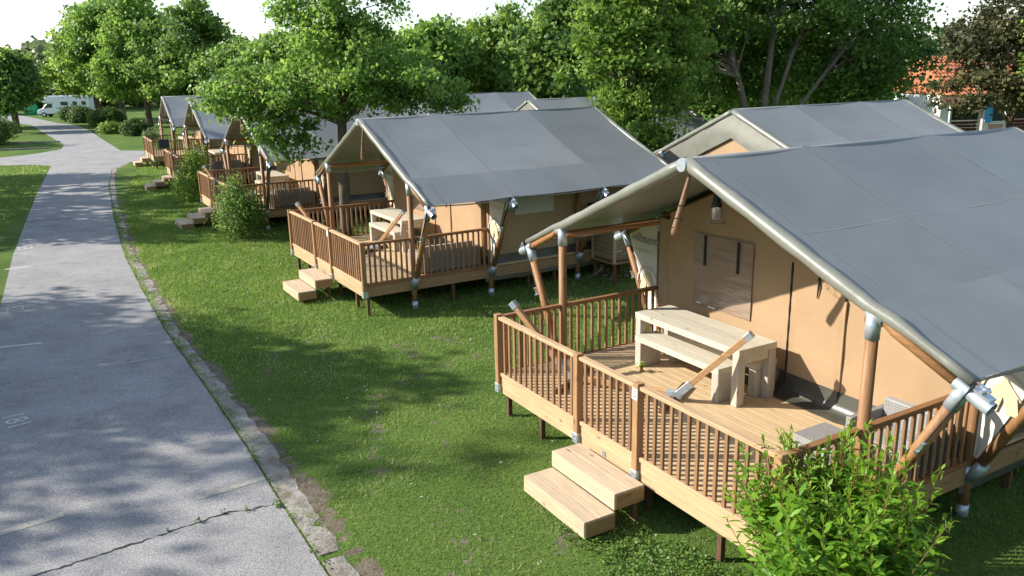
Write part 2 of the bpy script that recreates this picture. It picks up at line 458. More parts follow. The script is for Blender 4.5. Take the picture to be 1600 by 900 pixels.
WORN = [([(-3.99, 12.41), (-4.18, 13.02), (-4.23, 13.57), (-4.01, 13.9), (-3.65, 14.35)], 0.30, 0.55),
        ([(-2.03, 10.89), (-1.93, 11.88), (-1.5, 12.55), (-0.89, 12.97), (-0.36, 13.42)], 0.34, 0.5),
        ([(-1.57, 8.72), (-1.75, 9.47), (-1.88, 10.14), (-1.94, 11.0)], 0.30, 0.5),
        ([(-0.96, 9.7), (-1.08, 10.3), (-1.06, 10.96), (-0.86, 11.55)], 0.26, 0.42),
        ([(-2.04, 13.88), (-1.75, 13.35)], 0.34, 0.62), ([(-1.45, 14.39), (-0.95, 13.98)], 0.3, 0.6),
        ([(-7.94, 17.85), (-7.3, 16.51), (-6.75, 15.36)], 0.28, 0.5), ([(-3.67, 14.74), (-3.06, 12.95), (-3.08, 12.08)], 0.34, 0.4),
        ([(-0.77, 8.1), (-0.32, 7.22), (-0.56, 6.91)], 0.4, 0.42), ([(0.44, 7.4), (0.62, 7.55)], 0.22, 0.7),
        ([(2.83, 19.34), (3.37, 20.72), (2.44, 18.72), (1.2, 17.6)], 0.8, 0.55), ([(0.5, 16.5), (3.5, 17.5), (5.5, 18.2)], 0.9, 0.5),
        ([(-0.2, 14.6), (0.9, 15.2)], 0.5, 0.45), ([(-36.5, 84.5), (-39, 82)], 3.0, 0.5)]
def bare_at(x, y):
    b = np.zeros(x.shape)
    for line, wd, amt in WORN:
        b = np.maximum(b, 0.5 * amt * np.exp(-(dist_line(x, y, line) / wd) ** 2))
    dk = dist_line(x, y, KERB_R[:10])
    wob = 0.16 * np.sin(3.1 * y) + 0.1 * np.sin(7.3 * y + 1.0) + 0.07 * np.sin(17.0 * y)
    b = np.maximum(b, 0.95 * np.clip(1.25 - dk / np.clip(0.10 + 0.42 * wob, 0.04, 1), 0, 1))
    return b

def axis_lines(lo, hi, a, b, step):
    fine = list(np.arange(a, b + 1e-6, step))
    out = []; x = a; s = step
    while x > lo: s *= 1.35; x -= s; out.append(max(x, lo))
    out = out[::-1] + fine; x = b; s = step
    while x < hi: s *= 1.35; x += s; out.append(min(x, hi))
    return np.array(out)

gx = axis_lines(-900, 900, -14, 8, 0.14); gy = axis_lines(-60, 1200, 4, 30, 0.14)
X, Y = np.meshgrid(gx, gy)
nx, ny = len(gx), len(gy)
vv = np.stack([X.ravel(), Y.ravel(), np.zeros(X.size)], 1)
idx = np.arange(nx * ny).reshape(ny, nx)
ff = np.stack([idx[:-1, :-1].ravel(), idx[:-1, 1:].ravel(), idx[1:, 1:].ravel(), idx[1:, :-1].ravel()], 1)
me = np_mesh('ground', vv, ff, 'lawn')
at = me.attributes.new('bare', 'FLOAT', 'POINT')
at.data.foreach_set('value', bare_at(vv[:, 0], vv[:, 1]).astype(np.float32))
tag(link('ground', me), 'mown green lawn with worn bare patches', kind='structure')

def flat_poly(name, pts, z, mat):
    me = bpy.data.meshes.new(name)
    from mathutils.geometry import tessellate_polygon
    tris = []
    for t in tessellate_polygon([[Vector((x, y, 0)) for x, y in pts]]):
        (x0, y0), (x1, y1), (x2, y2) = [pts[i] for i in t]
        ar = (x1 - x0) * (y2 - y0) - (x2 - x0) * (y1 - y0)
        if abs(ar) > 1e-9: tris.append(tuple(t) if ar > 0 else tuple(reversed(t)))
    me.from_pydata([(x, y, z) for x, y in pts], [], tris)
    me.materials.append(M[mat])
    return link(name, me)
road = tag(flat_poly('road', ROAD, 0.012, 'asphalt'), 'worn grey asphalt camp road curving into the distance', kind='structure')

# crumbling concrete edging: irregular slabs along the right side of the road
def resample(line, step):
    out = []
    for (x0, y0), (x1, y1) in zip(line[:-1], line[1:]):
        n = max(1, int(math.hypot(x1 - x0, y1 - y0) / step))
        for i in range(n): out.append((x0 + (x1 - x0) * i / n, y0 + (y1 - y0) * i / n))
    out.append(line[-1]); return out
rng = np.random.default_rng(5)
edge = tag(empty('concrete_edging', (-2, 8, 0)), 'crumbling concrete strip between road and lawn', kind='structure')
Rl = resample(ROAD_R, 0.12)
k = 0
while k < len(Rl) - 14:
    n = int(rng.integers(25, 80))
    seg = Rl[k:k + n + 1]
    if -5.0 < seg[0][1] < 47:
        m = MB(); top = []
        for i, (x, y) in enumerate(seg):
            wd = (0.24 + 0.04 * math.sin(0.7 * y + 1)) + (rng.normal(0, 0.012) if rng.random() < 0.8 else rng.normal(-0.03, 0.04))
            if y > 24: wd *= 0.9
            if y > 14.5 and rng.random() < 0.15: wd *= 0.7
            if i in (0, len(seg) - 1): wd *= 0.92
            x0, y0 = seg[max(i - 1, 0)]; x1, y1 = seg[min(i + 1, len(seg) - 1)]
            d = Vector((x1 - x0, y1 - y0, 0)).normalized(); nrm = Vector((d.y, -d.x, 0))
            p = Vector((x, y, 0)) + nrm * 0.03
            top.append((p, p + nrm * max(wd, 0.08)))
        h0 = 0.013 + rng.random() * 0.005
        vs = []
        for p, q in top:
            pm = (p + q) / 2
            vs += [(p.x, p.y, h0), (pm.x, pm.y, h0 + rng.normal(0, 0.003)), (q.x, q.y, h0 - 0.010), (q.x, q.y, -0.05), (p.x, p.y, -0.05)]
        fs = []
        for i in range(len(top) - 1):
            a0, b0 = i * 5, i * 5 + 5
            fs += [(a0, a0 + 1, b0 + 1, b0), (a0 + 1, a0 + 2, b0 + 2, b0 + 1), (a0 + 2, a0 + 3, b0 + 3, b0 + 2), (a0 + 4, a0, b0, b0 + 4)]
        e = (len(top) - 1) * 5
        fs += [(0, 4, 3, 2, 1), (e, e + 1, e + 2, e + 3, e + 4)]
        vs = [(x + 2, y - 8, z) for x, y, z in vs]
        m.add(vs, fs); m.build('slab', 'kerb', edge)
    k += n + (1 if rng.random() < 0.3 else 0)

# cracks in the asphalt, joint lines, worn paint
def ribbon(name, pts, wd, z, mat, jit=0.0, parent=None, vary=0.0):
    m = MB(); P = []
    for i, (x, y) in enumerate(pts):
        x0, y0 = pts[max(i - 1, 0)]; x1, y1 = pts[min(i + 1, len(pts) - 1)]
        d = Vector((x1 - x0, y1 - y0, 0)).normalized(); nn = Vector((-d.y, d.x, 0))
        p = Vector((x, y, z)) + nn * rng.normal(0, jit) if jit else Vector((x, y, z))
        ww = wd * (1 + vary * rng.uniform(-1, 1))
        P.append((p + nn * ww / 2, p - nn * ww / 2))
    vs = [q for ab in P for q in ab]
    m.add(vs, [(2 * i, 2 * i + 1, 2 * i + 3, 2 * i + 2) for i in range(len(P) - 1)])
    o = m.build(name, mat, parent)
    for p in o.data.polygons:
        pass
    return o
ribbon('crack', resample([(-4.9, 6.95), (-3.93, 7.65), (-3.28, 8.14), (-2.70, 8.34)], 0.05), 0.022, 0.0165, 'crack', 0.012, road, 0.8)
ribbon('crack', resample([(-17.0, 28.2), (-15.6, 28.6), (-14.2, 28.8)], 0.12), 0.05, 0.0165, 'crack', 0.03, road, 0.9)
ribbon('crack', resample([(-16.2, 26.9), (-15.2, 27.3)], 0.12), 0.03, 0.0165, 'crack', 0.03, road, 0.9)
for (a0, b0, wd, mt) in [((-9.5, 14.22), (-8.8, 14.44), 0.09, 'paint'), ((-7.39, 14.61), (-6.76, 14.93), 0.08, 'paint_faint'),
                     ((-6.74, 13.18), (-5.98, 13.62), 0.10, 'paint_faint'), ((-3.70, 8.51), (-3.06, 8.97), 0.11, 'paint_yellow'),
                     ((-5.75, 7.72), (-5.11, 8.21), 0.12, 'paint_yellow'), ((-13.23, 20.68), (-12.74, 20.99), 0.10, 'paint')]:
    ribbon('paint_line', [a0, b0], wd, 0.0165, mt, 0, road)
t181 = text_mesh('pitch_number', '181', 0.42, 'paint')
link('pitch_number', t181, road, (-7.30, 10.78, 0.0165), (0, 0, R(-60 + 10)))
t181f = text_mesh('pitch_number', '181', 0.42, 'paint_faint')
link('pitch_number', t181f, road, (-5.30, 12.32, 0.0165), (0, 0, R(120)))
t182 = text_mesh('pitch_number', '182', 0.5, 'paint')
link('pitch_number', t182, road, (-10.95, 16.9, 0.0165), (0, 0, R(-58)))
link('pitch_number', text_mesh('pitch_number', '183', 0.6, 'paint'), road, (-14.6, 23.55, 0.0165), (0, 0, R(-58)))

# ------------------------------------------------------------------ lawn grass blades and weeds
def scatter_grass(n, poly, h, wd, seed, zone=None):
    r = np.random.default_rng(seed)
    lo, hi = np.min(poly, 0), np.max(poly, 0)
    P = r.uniform(lo, hi, size=(n * 3, 2))
    P = P[in_poly(P[:, 0], P[:, 1], poly)]
    P = P[~in_poly(P[:, 0], P[:, 1], ROADN)]
    b = bare_at(P[:, 0], P[:, 1])
    lum = 0.5 + 0.25 * np.sin(P[:, 0] * 2.3 + 1.7 * np.sin(P[:, 1] * 1.1)) + 0.25 * np.sin(P[:, 1] * 3.1 + 2 * np.sin(P[:, 0] * 1.7))
    cell = np.floor(P / 0.085).astype(np.int64); hsh = ((cell[:, 0] * 73856093) ^ (cell[:, 1] * 19349663)) % 1009 / 1009.0
    cell2 = np.floor(P / 0.31 + 0.37).astype(np.int64); hs2 = ((cell2[:, 0] * 83492791) ^ (cell2[:, 1] * 29349671)) % 997 / 997.0
    lum = np.clip(0.45 * lum + 0.35 * hsh + 0.2 * hs2, 0, 1)
    keep = r.random(len(P)) < (1 - b * 1.5) * (0.35 + 0.75 * lum)
    P = P[keep][:n]; lum = lum[keep][:n]; b2 = b[keep][:n]
    m = len(P)
    dist = np.hypot(P[:, 0], P[:, 1])
    sc = np.clip(dist / 11.0, 0.8, 3.0)
    ang = r.uniform(0, 2 * np.pi, m)
    hh = h * r.uniform(0.35, 1.2, m) * np.where(r.random(m) < 0.04, 1.7, 1.0) * (0.55 + 0.8 * lum) * np.clip(sc, 0.9, 1.5)
    ww = wd * r.uniform(0.7, 1.4, m) * sc
    lean = r.normal(0, 0.55, (m, 2)) * hh[:, None]
    v = np.empty((m, 3, 3))
    dx, dy = np.cos(ang) * ww / 2, np.sin(ang) * ww / 2
    v[:, 0] = np.stack([P[:, 0] - dx, P[:, 1] - dy, np.full(m, -0.003)], 1)
    v[:, 1] = np.stack([P[:, 0] + dx, P[:, 1] + dy, np.full(m, -0.003)], 1)
    v[:, 2] = np.stack([P[:, 0] + lean[:, 0], P[:, 1] + lean[:, 1], hh], 1)
    t = np.clip(0.42 + 0.75 * (lum - 0.5) + 0.5 * b2 + r.normal(0, 0.22, m), 0, 1)
    return v.reshape(-1, 3), np.arange(m * 3).reshape(m, 3), np.repeat(t, 3)
lawn1 = np.array([(6, 1), (9, 12), (9.5, 21), (2, 21), (-8, 31), (-15.5, 31), (-12.5, 24), (-2, 5), (0, 1)])
v, f, t = scatter_grass(460000, lawn1, 0.042, 0.011, 11)
tag(link('grass', np_mesh('grass', v, f, 'grass', t)), 'short mown grass between the road and the tents', 'grass', kind='stuff')
lawn2 = np.array([(-14, 20), (-10.5, 15), (-14, 14), (-40, 47), (-32, 51), (-25.5, 48)])
v, f, t = scatter_grass(60000, lawn2, 0.05, 0.014, 12)
tag(link('grass', np_mesh('grass', v, f, 'grass', t)), 'short grass on the far side of the road', 'grass', kind='stuff')
lawn3 = np.array([(-15, 31), (-8, 31), (-14, 44), (-20, 52), (-22, 49)])
v, f, t = scatter_grass(50000, lawn3, 0.05, 0.016, 13)
tag(link('grass', np_mesh('grass', v, f, 'grass', t)), 'short grass beside the distant tents', 'grass', kind='stuff')

def ground_cover(name, label, centres, seed, size):
    r = np.random.default_rng(seed); P = []
    for (x, y, rad, n) in centres:
        a = r.uniform(0, 2 * np.pi, n); q = rad * np.sqrt(r.random(n))
        P.append(np.stack([x + q * np.cos(a), y + q * np.sin(a), r.uniform(0.015, 0.075, n)], 1))
    P = np.concatenate(P)
    nr = r.normal(0, 0.45, P.shape); nr[:, 2] = 1
    v, f = leaves(P, nr, size * r.uniform(0.6, 1.4, len(P)), r, 0.9, 0.15)
    tag(link(name, np_mesh(name, v, f, 'clover', np.repeat(np.clip(r.normal(0.5, 0.25, len(P)), 0, 1), 4))), label, 'weeds', kind='stuff')
ground_cover('clover', 'low broad-leaved clover in the grass under the near deck', [(1.35, 6.9, 0.55, 2600), (1.9, 6.2, 0.7, 3800), (0.9, 7.7, 0.5, 1300), (2.3, 5.4, 0.9, 4200), (1.1, 6.0, 0.8, 1600)], 3, 0.028)
ks = [(x + 0.02, y, 0.05, int(n)) for (x, y), n in zip(Rl, rng.integers(-22, 26, len(Rl))) if 5 < y < 40 and n > 0]
ground_cover('crack_weeds', 'tiny weeds growing along the broken road edge', ks + [(-3.28, 8.14, 0.03, 14), (-3.5, 7.97, 0.03, 18), (-3.05, 8.2, 0.03, 18), (-2.72, 8.3, 0.06, 50), (-3.75, 7.8, 0.02, 8)], 4, 0.026)

# ------------------------------------------------------------------ the safari tent (local x across the front, y towards the back)
D, ZD, ZR = 2.5, 0.655, 1.486
V1, V2, V3, VE = 1.07, 2.89, 5.2, 7.51
VW = 2.75          # inner front wall stands a little before the second frame
HR, WE, ZE = 3.745, 3.416, 2.236
G1, G2 = -0.57, 0.554
def roof_z(u): return HR - (HR - ZE) * abs(u) / WE

def build_tent():
    T = empty('safari_tent')
    # --- deck
    dk = MB()
    for v in (0.06, 0.75, 1.5, 2.2, 2.85): dk.box((-D + 0.05, v, 0.43), (D - 0.05, v + 0.045, 0.615))
    deck = dk.build('deck', 'leg', T)
    pl = MB().box((-D + 0.03, 0, 0), (D - 0.03, 0.1415, 0.03)).mesh('plank', 'deck', 0.0025)
    for k in range(20): link('plank', pl, deck, (0, 0.052 + k * 0.144, ZD - 0.03))
    MB().box((-D - 0.02, -0.005, 0.36), (D + 0.02, 0.035, 0.60)).build('fascia_board', 'fascia', deck, 0.004)
    for s in (-1, 1):
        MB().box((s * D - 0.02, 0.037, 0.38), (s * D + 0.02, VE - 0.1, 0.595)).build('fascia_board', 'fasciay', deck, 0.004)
    MB().box((-D + 0.03, V2, 0.60), (D - 0.03, VE - 0.15, 0.64)).build('floor', 'deck', deck)
    lg = MB().box((-0.03, -0.03, -0.04), (0.03, 0.03, 0.45)).mesh('deck_leg', 'leg')
    for (u, v) in [(-2.42, 0.10), (-1.55, 0.10), (-0.62, 0.12), (0.62, 0.12), (1.75, 0.10), (2.42, 0.08), (-2.42, 2.0), (2.42, 2.0), (0, 2.0), (2.42, 3.9), (2.42, 4.6), (2.42, 6.3),
                   (-2.42, 3.9), (-2.42, 6.3), (0, 4.5), (0, 7.2), (-1.2, 2.0), (1.3, 2.0)]:
        link('deck_leg', lg, T, (u, v, 0))
    # --- railing
    bal = MB().box((-0.022, -0.015, 0), (0.022, 0.015, ZR - 0.045 - 0.665)).mesh('baluster', 'balu', 0.004)
    baly = MB().box((-0.015, -0.022, 0), (0.015, 0.022, ZR - 0.045 - 0.665)).mesh('baluster', 'balu', 0.004)
    def rail_x(u0, u1, n, name):
        o = MB().box((u0, -0.03, ZR - 0.05), (u1, 0.055, ZR - 0.005)).build(name, 'rail', T, 0.005)
        MB().box((u0, -0.022, 0.612), (u1, 0.042, 0.665)).build('bottom_rail', 'rail', o, 0.005)
        for k in range(n):
            link('baluster', bal, o, (u0 + (u1 - u0) * (k + 0.75) / (n + 0.5), 0.01, 0.665))
    rail_x(-D + 0.045, G1 - 0.045, 13, 'railing')
    rail_x(G1 + 0.05, G2 - 0.05, 8, 'gate')
    rail_x(G2 + 0.045, D - 0.045, 14, 'railing')
    for s in (-1, 1):
        for (v0, v1, n) in ((0.06, V1 - 0.055, 8), (V1 + 0.055, V2 - 0.06, 13)):
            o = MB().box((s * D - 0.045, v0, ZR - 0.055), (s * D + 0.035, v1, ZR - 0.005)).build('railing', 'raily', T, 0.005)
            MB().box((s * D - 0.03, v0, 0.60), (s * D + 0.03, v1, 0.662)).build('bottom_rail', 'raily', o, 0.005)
            for k in range(n): link('baluster', baly, o, (s * D - 0.005, v0 + (v1 - v0) * (k + 0.7) / (n + 0.4), 0.665))
    rp = MB().box((-0.045, -0.05, 0.40), (0.045, 0.045, ZR + 0.02)).mesh('railing_post', 'rpost', 0.005)
    sh = MB().box((-0.052, -0.058, 0.37), (0.052, 0.05, 0.50)).mesh('post_shoe', 'galv', 0.004)
    bolt = MB().tube([(0, -0.056, 0), (0, -0.064, 0)], 0.009, 8).mesh('bolt', 'bright_steel')
    for u in (-D, G1, G2, D):
        o = link('railing_post', rp, T, (u, 0, 0)); link('post_shoe', sh, o)
        for z in (0.41, 0.46): link('bolt', bolt, o, (0, 0, z))
    MB().box((G1 + 0.5, -0.012, 0.40), (G1 + 0.56, -0.0065, 0.47)).build('latch_plate', 'galv', deck)
    MB().box((G2 - 0.035, -0.064, ZR - 0.155), (G2 + 0.055, -0.056, ZR - 0.03)).build('number_plate', 'white', T)
    # --- round timber frame
    ang = math.atan2(HR - ZE, WE)
    for fi, v in enumerate((V1, V2, V3, VE)):
        for s in (-1, 1):
            pt = roof_z(D) - 0.10
            p = MB().tube([(0, 0, 0.02), (0, 0, 0.5), (0, 0, pt)], 0.058, 14).build('post', 'pole', T, loc=(s * D, v, 0))
            MB().tube([(0, 0, -0.03), (0, 0, 0.14)], 0.066, 14).build('sleeve', 'galv', p)
            MB().tube([(0, 0, 0.40), (0, 0, 0.60)], 0.067, 14).tube([(s * 0.03, 0, 0.45), (s * 0.155, 0, 0.67)], 0.067, 14).build('joint_sleeve', 'galv', p)
            MB().tube([(0, 0, pt - 0.2), (0, 0, pt + 0.03)], 0.067, 14).tube([(-s * 0.05, 0, pt + 0.055), (s * 0.11, 0, pt - 0.018)], 0.060, 14).build('sleeve', 'galv', p)
            a0 = Vector((s * (D + 0.06), v, 0.52)); b0 = Vector((s * (WE - 0.03), v, ZE - 0.08))
            lp = MB().tube([a0, b0], 0.057, 14).build('lean_pole', 'pole', T)
            d = (b0 - a0).normalized()
            MB().tube([b0 - d * 0.22, b0 + d * 0.02], 0.065, 14).build('sleeve', 'galv', lp)
            if fi < 3:
                q0 = a0 + (b0 - a0) * 0.60; q1 = b0 + Vector((s * 0.05, 0, 0.05))
                off = Vector((s * 0.045, -0.035, 0.03))
                MB().beam(q0 + off, q1 + off, 0.012, 0.06, (0, 1, 0.2)).build('strap', 'black', lp)
                q = q0 + off * 1.25
                bm = MB().beam(q - d * 0.06, q + d * 0.05, 0.035, 0.075, (0, 1, 0)).tube([q - d * 0.05 + Vector((0, -0.06, 0)), q - d * 0.05 + Vector((0, 0.06, 0))], 0.014, 8)
                bm.tube([q + d * 0.05 + Vector((0, -0.055, 0)), q + d * 0.05 + Vector((0, 0.055, 0))], 0.012, 8)
                bm.build('buckle', 'bright_steel', lp)
            e0 = Vector((0, v, HR - 0.10)); e1 = Vector((s * (WE - 0.02), v, ZE - 0.085))
            kk = 0.05 if fi in (0, 3) else 0.10
            rf = MB().tube([(0, v, HR - kk), (s * 2.62, v, roof_z(2.62) - kk), (s * 2.72, v, roof_z(2.72) - 0.085), e1], 0.046, 12).build('rafter', 'polex', T)
            dd = (e1 - e0).normalized()
            sl = MB().tube([e1 - dd * 0.10, e1 + dd * 0.24], 0.063, 14, False)
            sl.tube([e1 + dd * 0.24, e1 + dd * 0.10], 0.055, 14, False)
            sl.build('sleeve', 'galv', rf)
            up = Vector((0, 0, 1)); c = e1 + dd * 0.16 + up * 0.075
            MB().beam(c - dd * 0.08, c + dd * 0.08, 0.09, 0.02).tube([c + up * 0.03 - Vector((0, 0.06, 0)), c + up * 0.03 + Vector((0, 0.06, 0))], 0.016, 8).beam(
                c + up * 0.05 - dd * 0.06, c + up * 0.05 + dd * 0.05, 0.03, 0.02).build('ratchet', 'bright_steel', rf)
    MB().tube([(0, V1 - 0.03, HR - 0.10), (0, VE, HR - 0.10)], 0.05, 12).build('ridge_pole', 'poley', T)
    MB().tube([(0, V1 - 0.09, HR - 0.06), (0, V1 + 0.1, HR - 0.06)], 0.075, 14).build('ridge_cap', 'galv', T)
    for s in (-1, 1):
        MB().tube([(s * (D - 0.05), V1, roof_z(D) - 0.14), (s * (D - 0.05), VE, roof_z(D) - 0.14)], 0.05, 12).build('purlin', 'poley', T)
    # --- roof canvas
    roof = MB().tube([(0, V1 + 0.02, HR - 0.02), (0, VE - 0.02, HR - 0.02)], 0.045, 10).build('roof', 'roof', T)
    for v, rr in ((V1, 0.074), (VE, 0.066)):
        for s in (-1, 1):
            n = 14; hem = MB()
            pts = [(s * WE * 1.01 * k / n, v, roof_z(WE * k / n) - (0.04 if k < 11 else 0.005)) for k in range(n + 1)]
            hem.tube(pts, [rr * (1 + 0.08 * math.sin(k * 2.3 + s)) * (1.0 if k < 11 else 0.62 if k > 11 else 0.8) for k in range(n + 1)], 12)
            hem.build('hem', 'hem', roof)
    bays = [(V1 - 0.01, V2 + 0.075), (V2 + 0.075, V3 + 0.225), (V3 + 0.225, VE)]
    for bi, (va, vb) in enumerate(bays):
        for s in (-1, 1):
            for (ua, ub, dz) in ((0.0, D + 0.02, 0.0), (D, WE + 0.03, 0.004)):
                nu, nv = (14, 14) if ua == 0 else (6, 14)
                m = MB(); vs = []
                for j in range(nv + 1):
                    for i in range(nu + 1):
                        u = ua + (ub - ua) * i / nu; v = va + (vb - va) * j / nv
                        tu = i / nu; tv = j / nv
                        ridge_sag = 0.024 * math.sin(math.pi * tv)
                        sag = (0.05 * math.sin(math.pi * tu) * (0.7 + 0.3 * math.sin(math.pi * tv)) if ua == 0 else 0.0) + ridge_sag * (1 - 0.55 * min(1, u / WE))
                        if ua > 0: sag += 0.012 * tu * math.sin(math.pi * tv)
                        wr = 0.002 * math.sin(9 * u + 5 * v + bi) * math.sin(3.1 * v + s) * math.sin(math.pi * tv)
                        vs.append((s * u, v, roof_z(u) - sag + wr + dz * 0.3 + 0.03))
                fs = []
                for j in range(nv):
                    for i in range(nu):
                        q = j * (nu + 1) + i
                        fs.append((q, q + 1, q + nu + 2, q + nu + 1) if s > 0 else (q, q + nu + 1, q + nu + 2, q + 1))
                m.add(vs, fs, True); m.build('roof_panel', 'roof', roof)
    # welded seam along the slope
    for s in (-1, 1):
        for bi, (va, vb) in enumerate(bays):
            m = MB(); vs = []; u = 1.42
            for k in range(15):
                tv = k / 14; v = va + (vb - va) * tv
                sag = 0.05 * math.sin(math.pi * u / (D + 0.02)) * (0.7 + 0.3 * math.sin(math.pi * tv)) + 0.024 * math.sin(math.pi * tv) * (1 - 0.55 * u / WE)
                z = roof_z(u) - sag + 0.0335
                vs += [(s * (u - 0.006), v, z + 0.0), (s * (u + 0.006), v, z - 0.0045)]
            m.add(vs, [(2 * k, 2 * k + 1, 2 * k + 3, 2 * k + 2) if s > 0 else (2 * k, 2 * k + 2, 2 * k + 3, 2 * k + 1) for k in range(14)], True).build('seam', 'seam', roof)
    for s in (-1, 1):
        for v in (V1 + 0.34, V2 + 0.075, V3 + 0.225):
            tv = (v - bays[0][0]) / (bays[0][1] - bays[0][0]) if v < V2 else 0.0
            vs = []
            for k in range(25):
                u = WE * k / 24; tu = min(1, u / (D + 0.02))
                sg = (0.05 * math.sin(math.pi * tu) * (0.7 + 0.3 * math.sin(math.pi * tv)) if u < D + 0.02 else 0) + 0.024 * math.sin(math.pi * tv) * (1 - 0.55 * min(1, u / WE))
                z = roof_z(u) - sg + 0.0345
                vs += [(s * u, v - 0.007, z), (s * u, v + 0.007, z)]
            MB().add(vs, [(2 * k, 2 * k + 2, 2 * k + 3, 2 * k + 1) if s > 0 else (2 * k, 2 * k + 1, 2 * k + 3, 2 * k + 2) for k in range(24)], True).build('seam', 'seam', roof)
    # eave edge cord
    for s in (-1, 1):
        MB().tube([(s * (WE + 0.03), V1 + (VE - V1) * k / 18, roof_z(WE + 0.03) + 0.02 - 0.05 * abs(math.sin(math.pi * k / 6))) for k in range(19)], 0.013, 6).build('eave_cord', 'hem', roof)
    # back gable apron with an inverted V opening
    m = MB(); n = 12; vs = []
    for k in range(-n, n + 1):
        u = WE * k / n; wob = 0.03 * math.sin(k * 1.9) + 0.02 * math.sin(k * 4.1)
        vs += [(u, VE + 0.01, roof_z(u) - 0.01), (u, VE + 0.04 + wob * 0.6, roof_z(u) - 0.33), (u, VE + 0.02 - wob * 0.4, max(roof_z(u) - 0.66, 1.75))]
    fs = []
    for k in range(2 * n):
        for j in range(2):
            a = 3 * k + j; fs.append((a, a + 1, a + 4, a + 3))
    m.add(vs, fs, True).build('gable_apron', 'hem', roof)
    # --- walls
    U = 2.33
    def sheet(poly, name, mat, parent): return MB().add(poly, [tuple(range(len(poly)))]).build(name, mat, parent)
    def wall_grid(name, mat, parent, u0, u1, y, z0, ztop, nrm=-1, amp=0.008):
        nu, nzv = 24, 16; vs = []
        for j in range(nzv + 1):
            for i in range(nu + 1):
                u = u0 + (u1 - u0) * i / nu; zt = ztop(u); z = z0 + (zt - z0) * j / nzv
                edge = min(1, i / 2, (nu - i) / 2, j / 2, (nzv - j) / 2)
                vs.append((u, y + amp * edge * (math.sin(3.7 * u + 1.3 * z) + 0.6 * math.sin(9 * z + 2 * u)), z))
        fs = []
        for j in range(nzv):
            for i in range(nu):
                q = j * (nu + 1) + i
                fs.append((q, q + 1, q + nu + 2, q + nu + 1) if nrm < 0 else (q, q + nu + 1, q + nu + 2, q + 1))
        return MB().add(vs, fs, True).build(name, mat, parent)
    wl = wall_grid('wall', 'wall', T, -2.17, U + 0.055, VW, 0.66, lambda u: roof_z(u) - 0.12)
    MB().box((-2.385, VW + 0.0, 0.66), (-2.172, VW + 0.02, roof_z(2.38) - 0.12)).build('wall_edge', 'wall', wl)
    wall_grid('door_panel', 'door', wl, 0.17, 0.945, VW - 0.022, 0.93, lambda u: min(2.55, roof_z(u) - 0.3), amp=0.010)
    pane = wall_grid('window', 'pane', wl, -1.61, -0.505, VW - 0.018, 1.44, lambda u: 2.48, amp=0.006)
    for u in (-1.375, -0.75): MB().box((u - 0.016, VW - 0.05, 2.04), (u + 0.016, VW - 0.036, 2.47)).build('strap', 'black', pane)
    for (u0, u1, z) in ((-1.53, -1.43, 1.465), (-1.28, -1.14, 1.45)): MB().box((u0, VW - 0.034, z), (u1, VW - 0.029, z + 0.02)).build('label_strip', 'white', pane)
    MB().tube([(0.152, VW - 0.025, 0.69 + k * 0.12) for k in range(15)], [0.011 + 0.004 * (k % 2) for k in range(15)], 6).build('zip', 'black', wl)
    MB().tube([(0.96, VW - 0.02, 0.93 + k * 0.14) for k in range(9)], 0.016, 6).build('door_seam', 'wall', wl)
    MB().tube([(0.96, VW - 0.02, 0.68), (0.96, VW - 0.02, 0.93)], 0.018, 6).build('strap', 'black', wl)
    MB().tube([(0.575, VW - 0.04, 2.34), (0.58, VW - 0.05, 2.17), (0.565, VW - 0.045, 2.01)], [0.012, 0.014, 0.006], 6).build('tie', 'black', wl)
    # skirt folding out on to the deck
    m = MB(); n = 26; vs = []
    for i in range(n + 1):
        u = -2.17 + (2.17 + U) * i / n; wv = 0.014 * math.sin(i * 1.3) + 0.01 * math.sin(i * 2.9)
        vs += [(u, VW - 0.016, 0.925), (u, VW - 0.03 + wv * 0.4, 0.79), (u, VW - 0.055 + wv, ZD + 0.022), (u, VW - 0.14, ZD + 0.012 + abs(wv) * 0.6), (u, VW - 0.27 + wv, ZD + 0.006)]
    fs = [(5 * i + j, 5 * i + j + 1, 5 * i + j + 6, 5 * i + j + 5) for i in range(n) for j in range(4)]
    m.add(vs, fs, True).build('skirt', 'skirt', wl)
    for s in (-1, 1):
        x = s * (U + 0.06)
        sw = MB(); vs = []; n = 20
        for i in range(n + 1):
            v = VW + (VE - 0.08 - VW) * i / n; wv = 0.012 * math.sin(i * 1.7)
            vs += [(x, v, roof_z(U) - 0.1), (x + wv, v, 1.6), (x, v, 0.80)]
        fs = [(3 * i + j, 3 * i + j + 1, 3 * i + j + 4, 3 * i + j + 3) for i in range(n) for j in range(2)]
        sw.add(vs, fs, True); wo = sw.build('wall', 'wall', T)
        m = MB(); vs = []
        for i in range(n + 1):
            v = VW + (VE - 0.08 - VW) * i / n; wv = 0.03 * math.sin(i * 1.1) + 0.02 * math.sin(i * 2.7)
            vs += [(x + s * 0.006, v, 0.83), (x + s * (0.03 + wv * 0.3), v, 0.6), (x + s * (0.115 + wv * 0.3), v, 0.45), (x + s * (0.13 + wv * 0.5), v, 0.29 + wv * 0.5)]
        fs = [(4 * i + j, 4 * i + j + 1, 4 * i + j + 5, 4 * i + j + 4) for i in range(n) for j in range(3)]
        m.add(vs, fs, True).build('skirt', 'skirt', wo)
        MB().box((x + s * 0.014, 3.58, 1.66), (x + s * 0.02, 4.60, 2.27)).build('window', 'sidepane', wo)
    wall_grid('wall', 'wall', T, -U, U, VE - 0.05, 0.66, lambda u: roof_z(u) - 0.12, 1)
    # --- printed banners between post and lean pole
    vt = text_mesh('lettering', 'villa', 0.20, 'print_grey', 0.25, 'RIGHT')
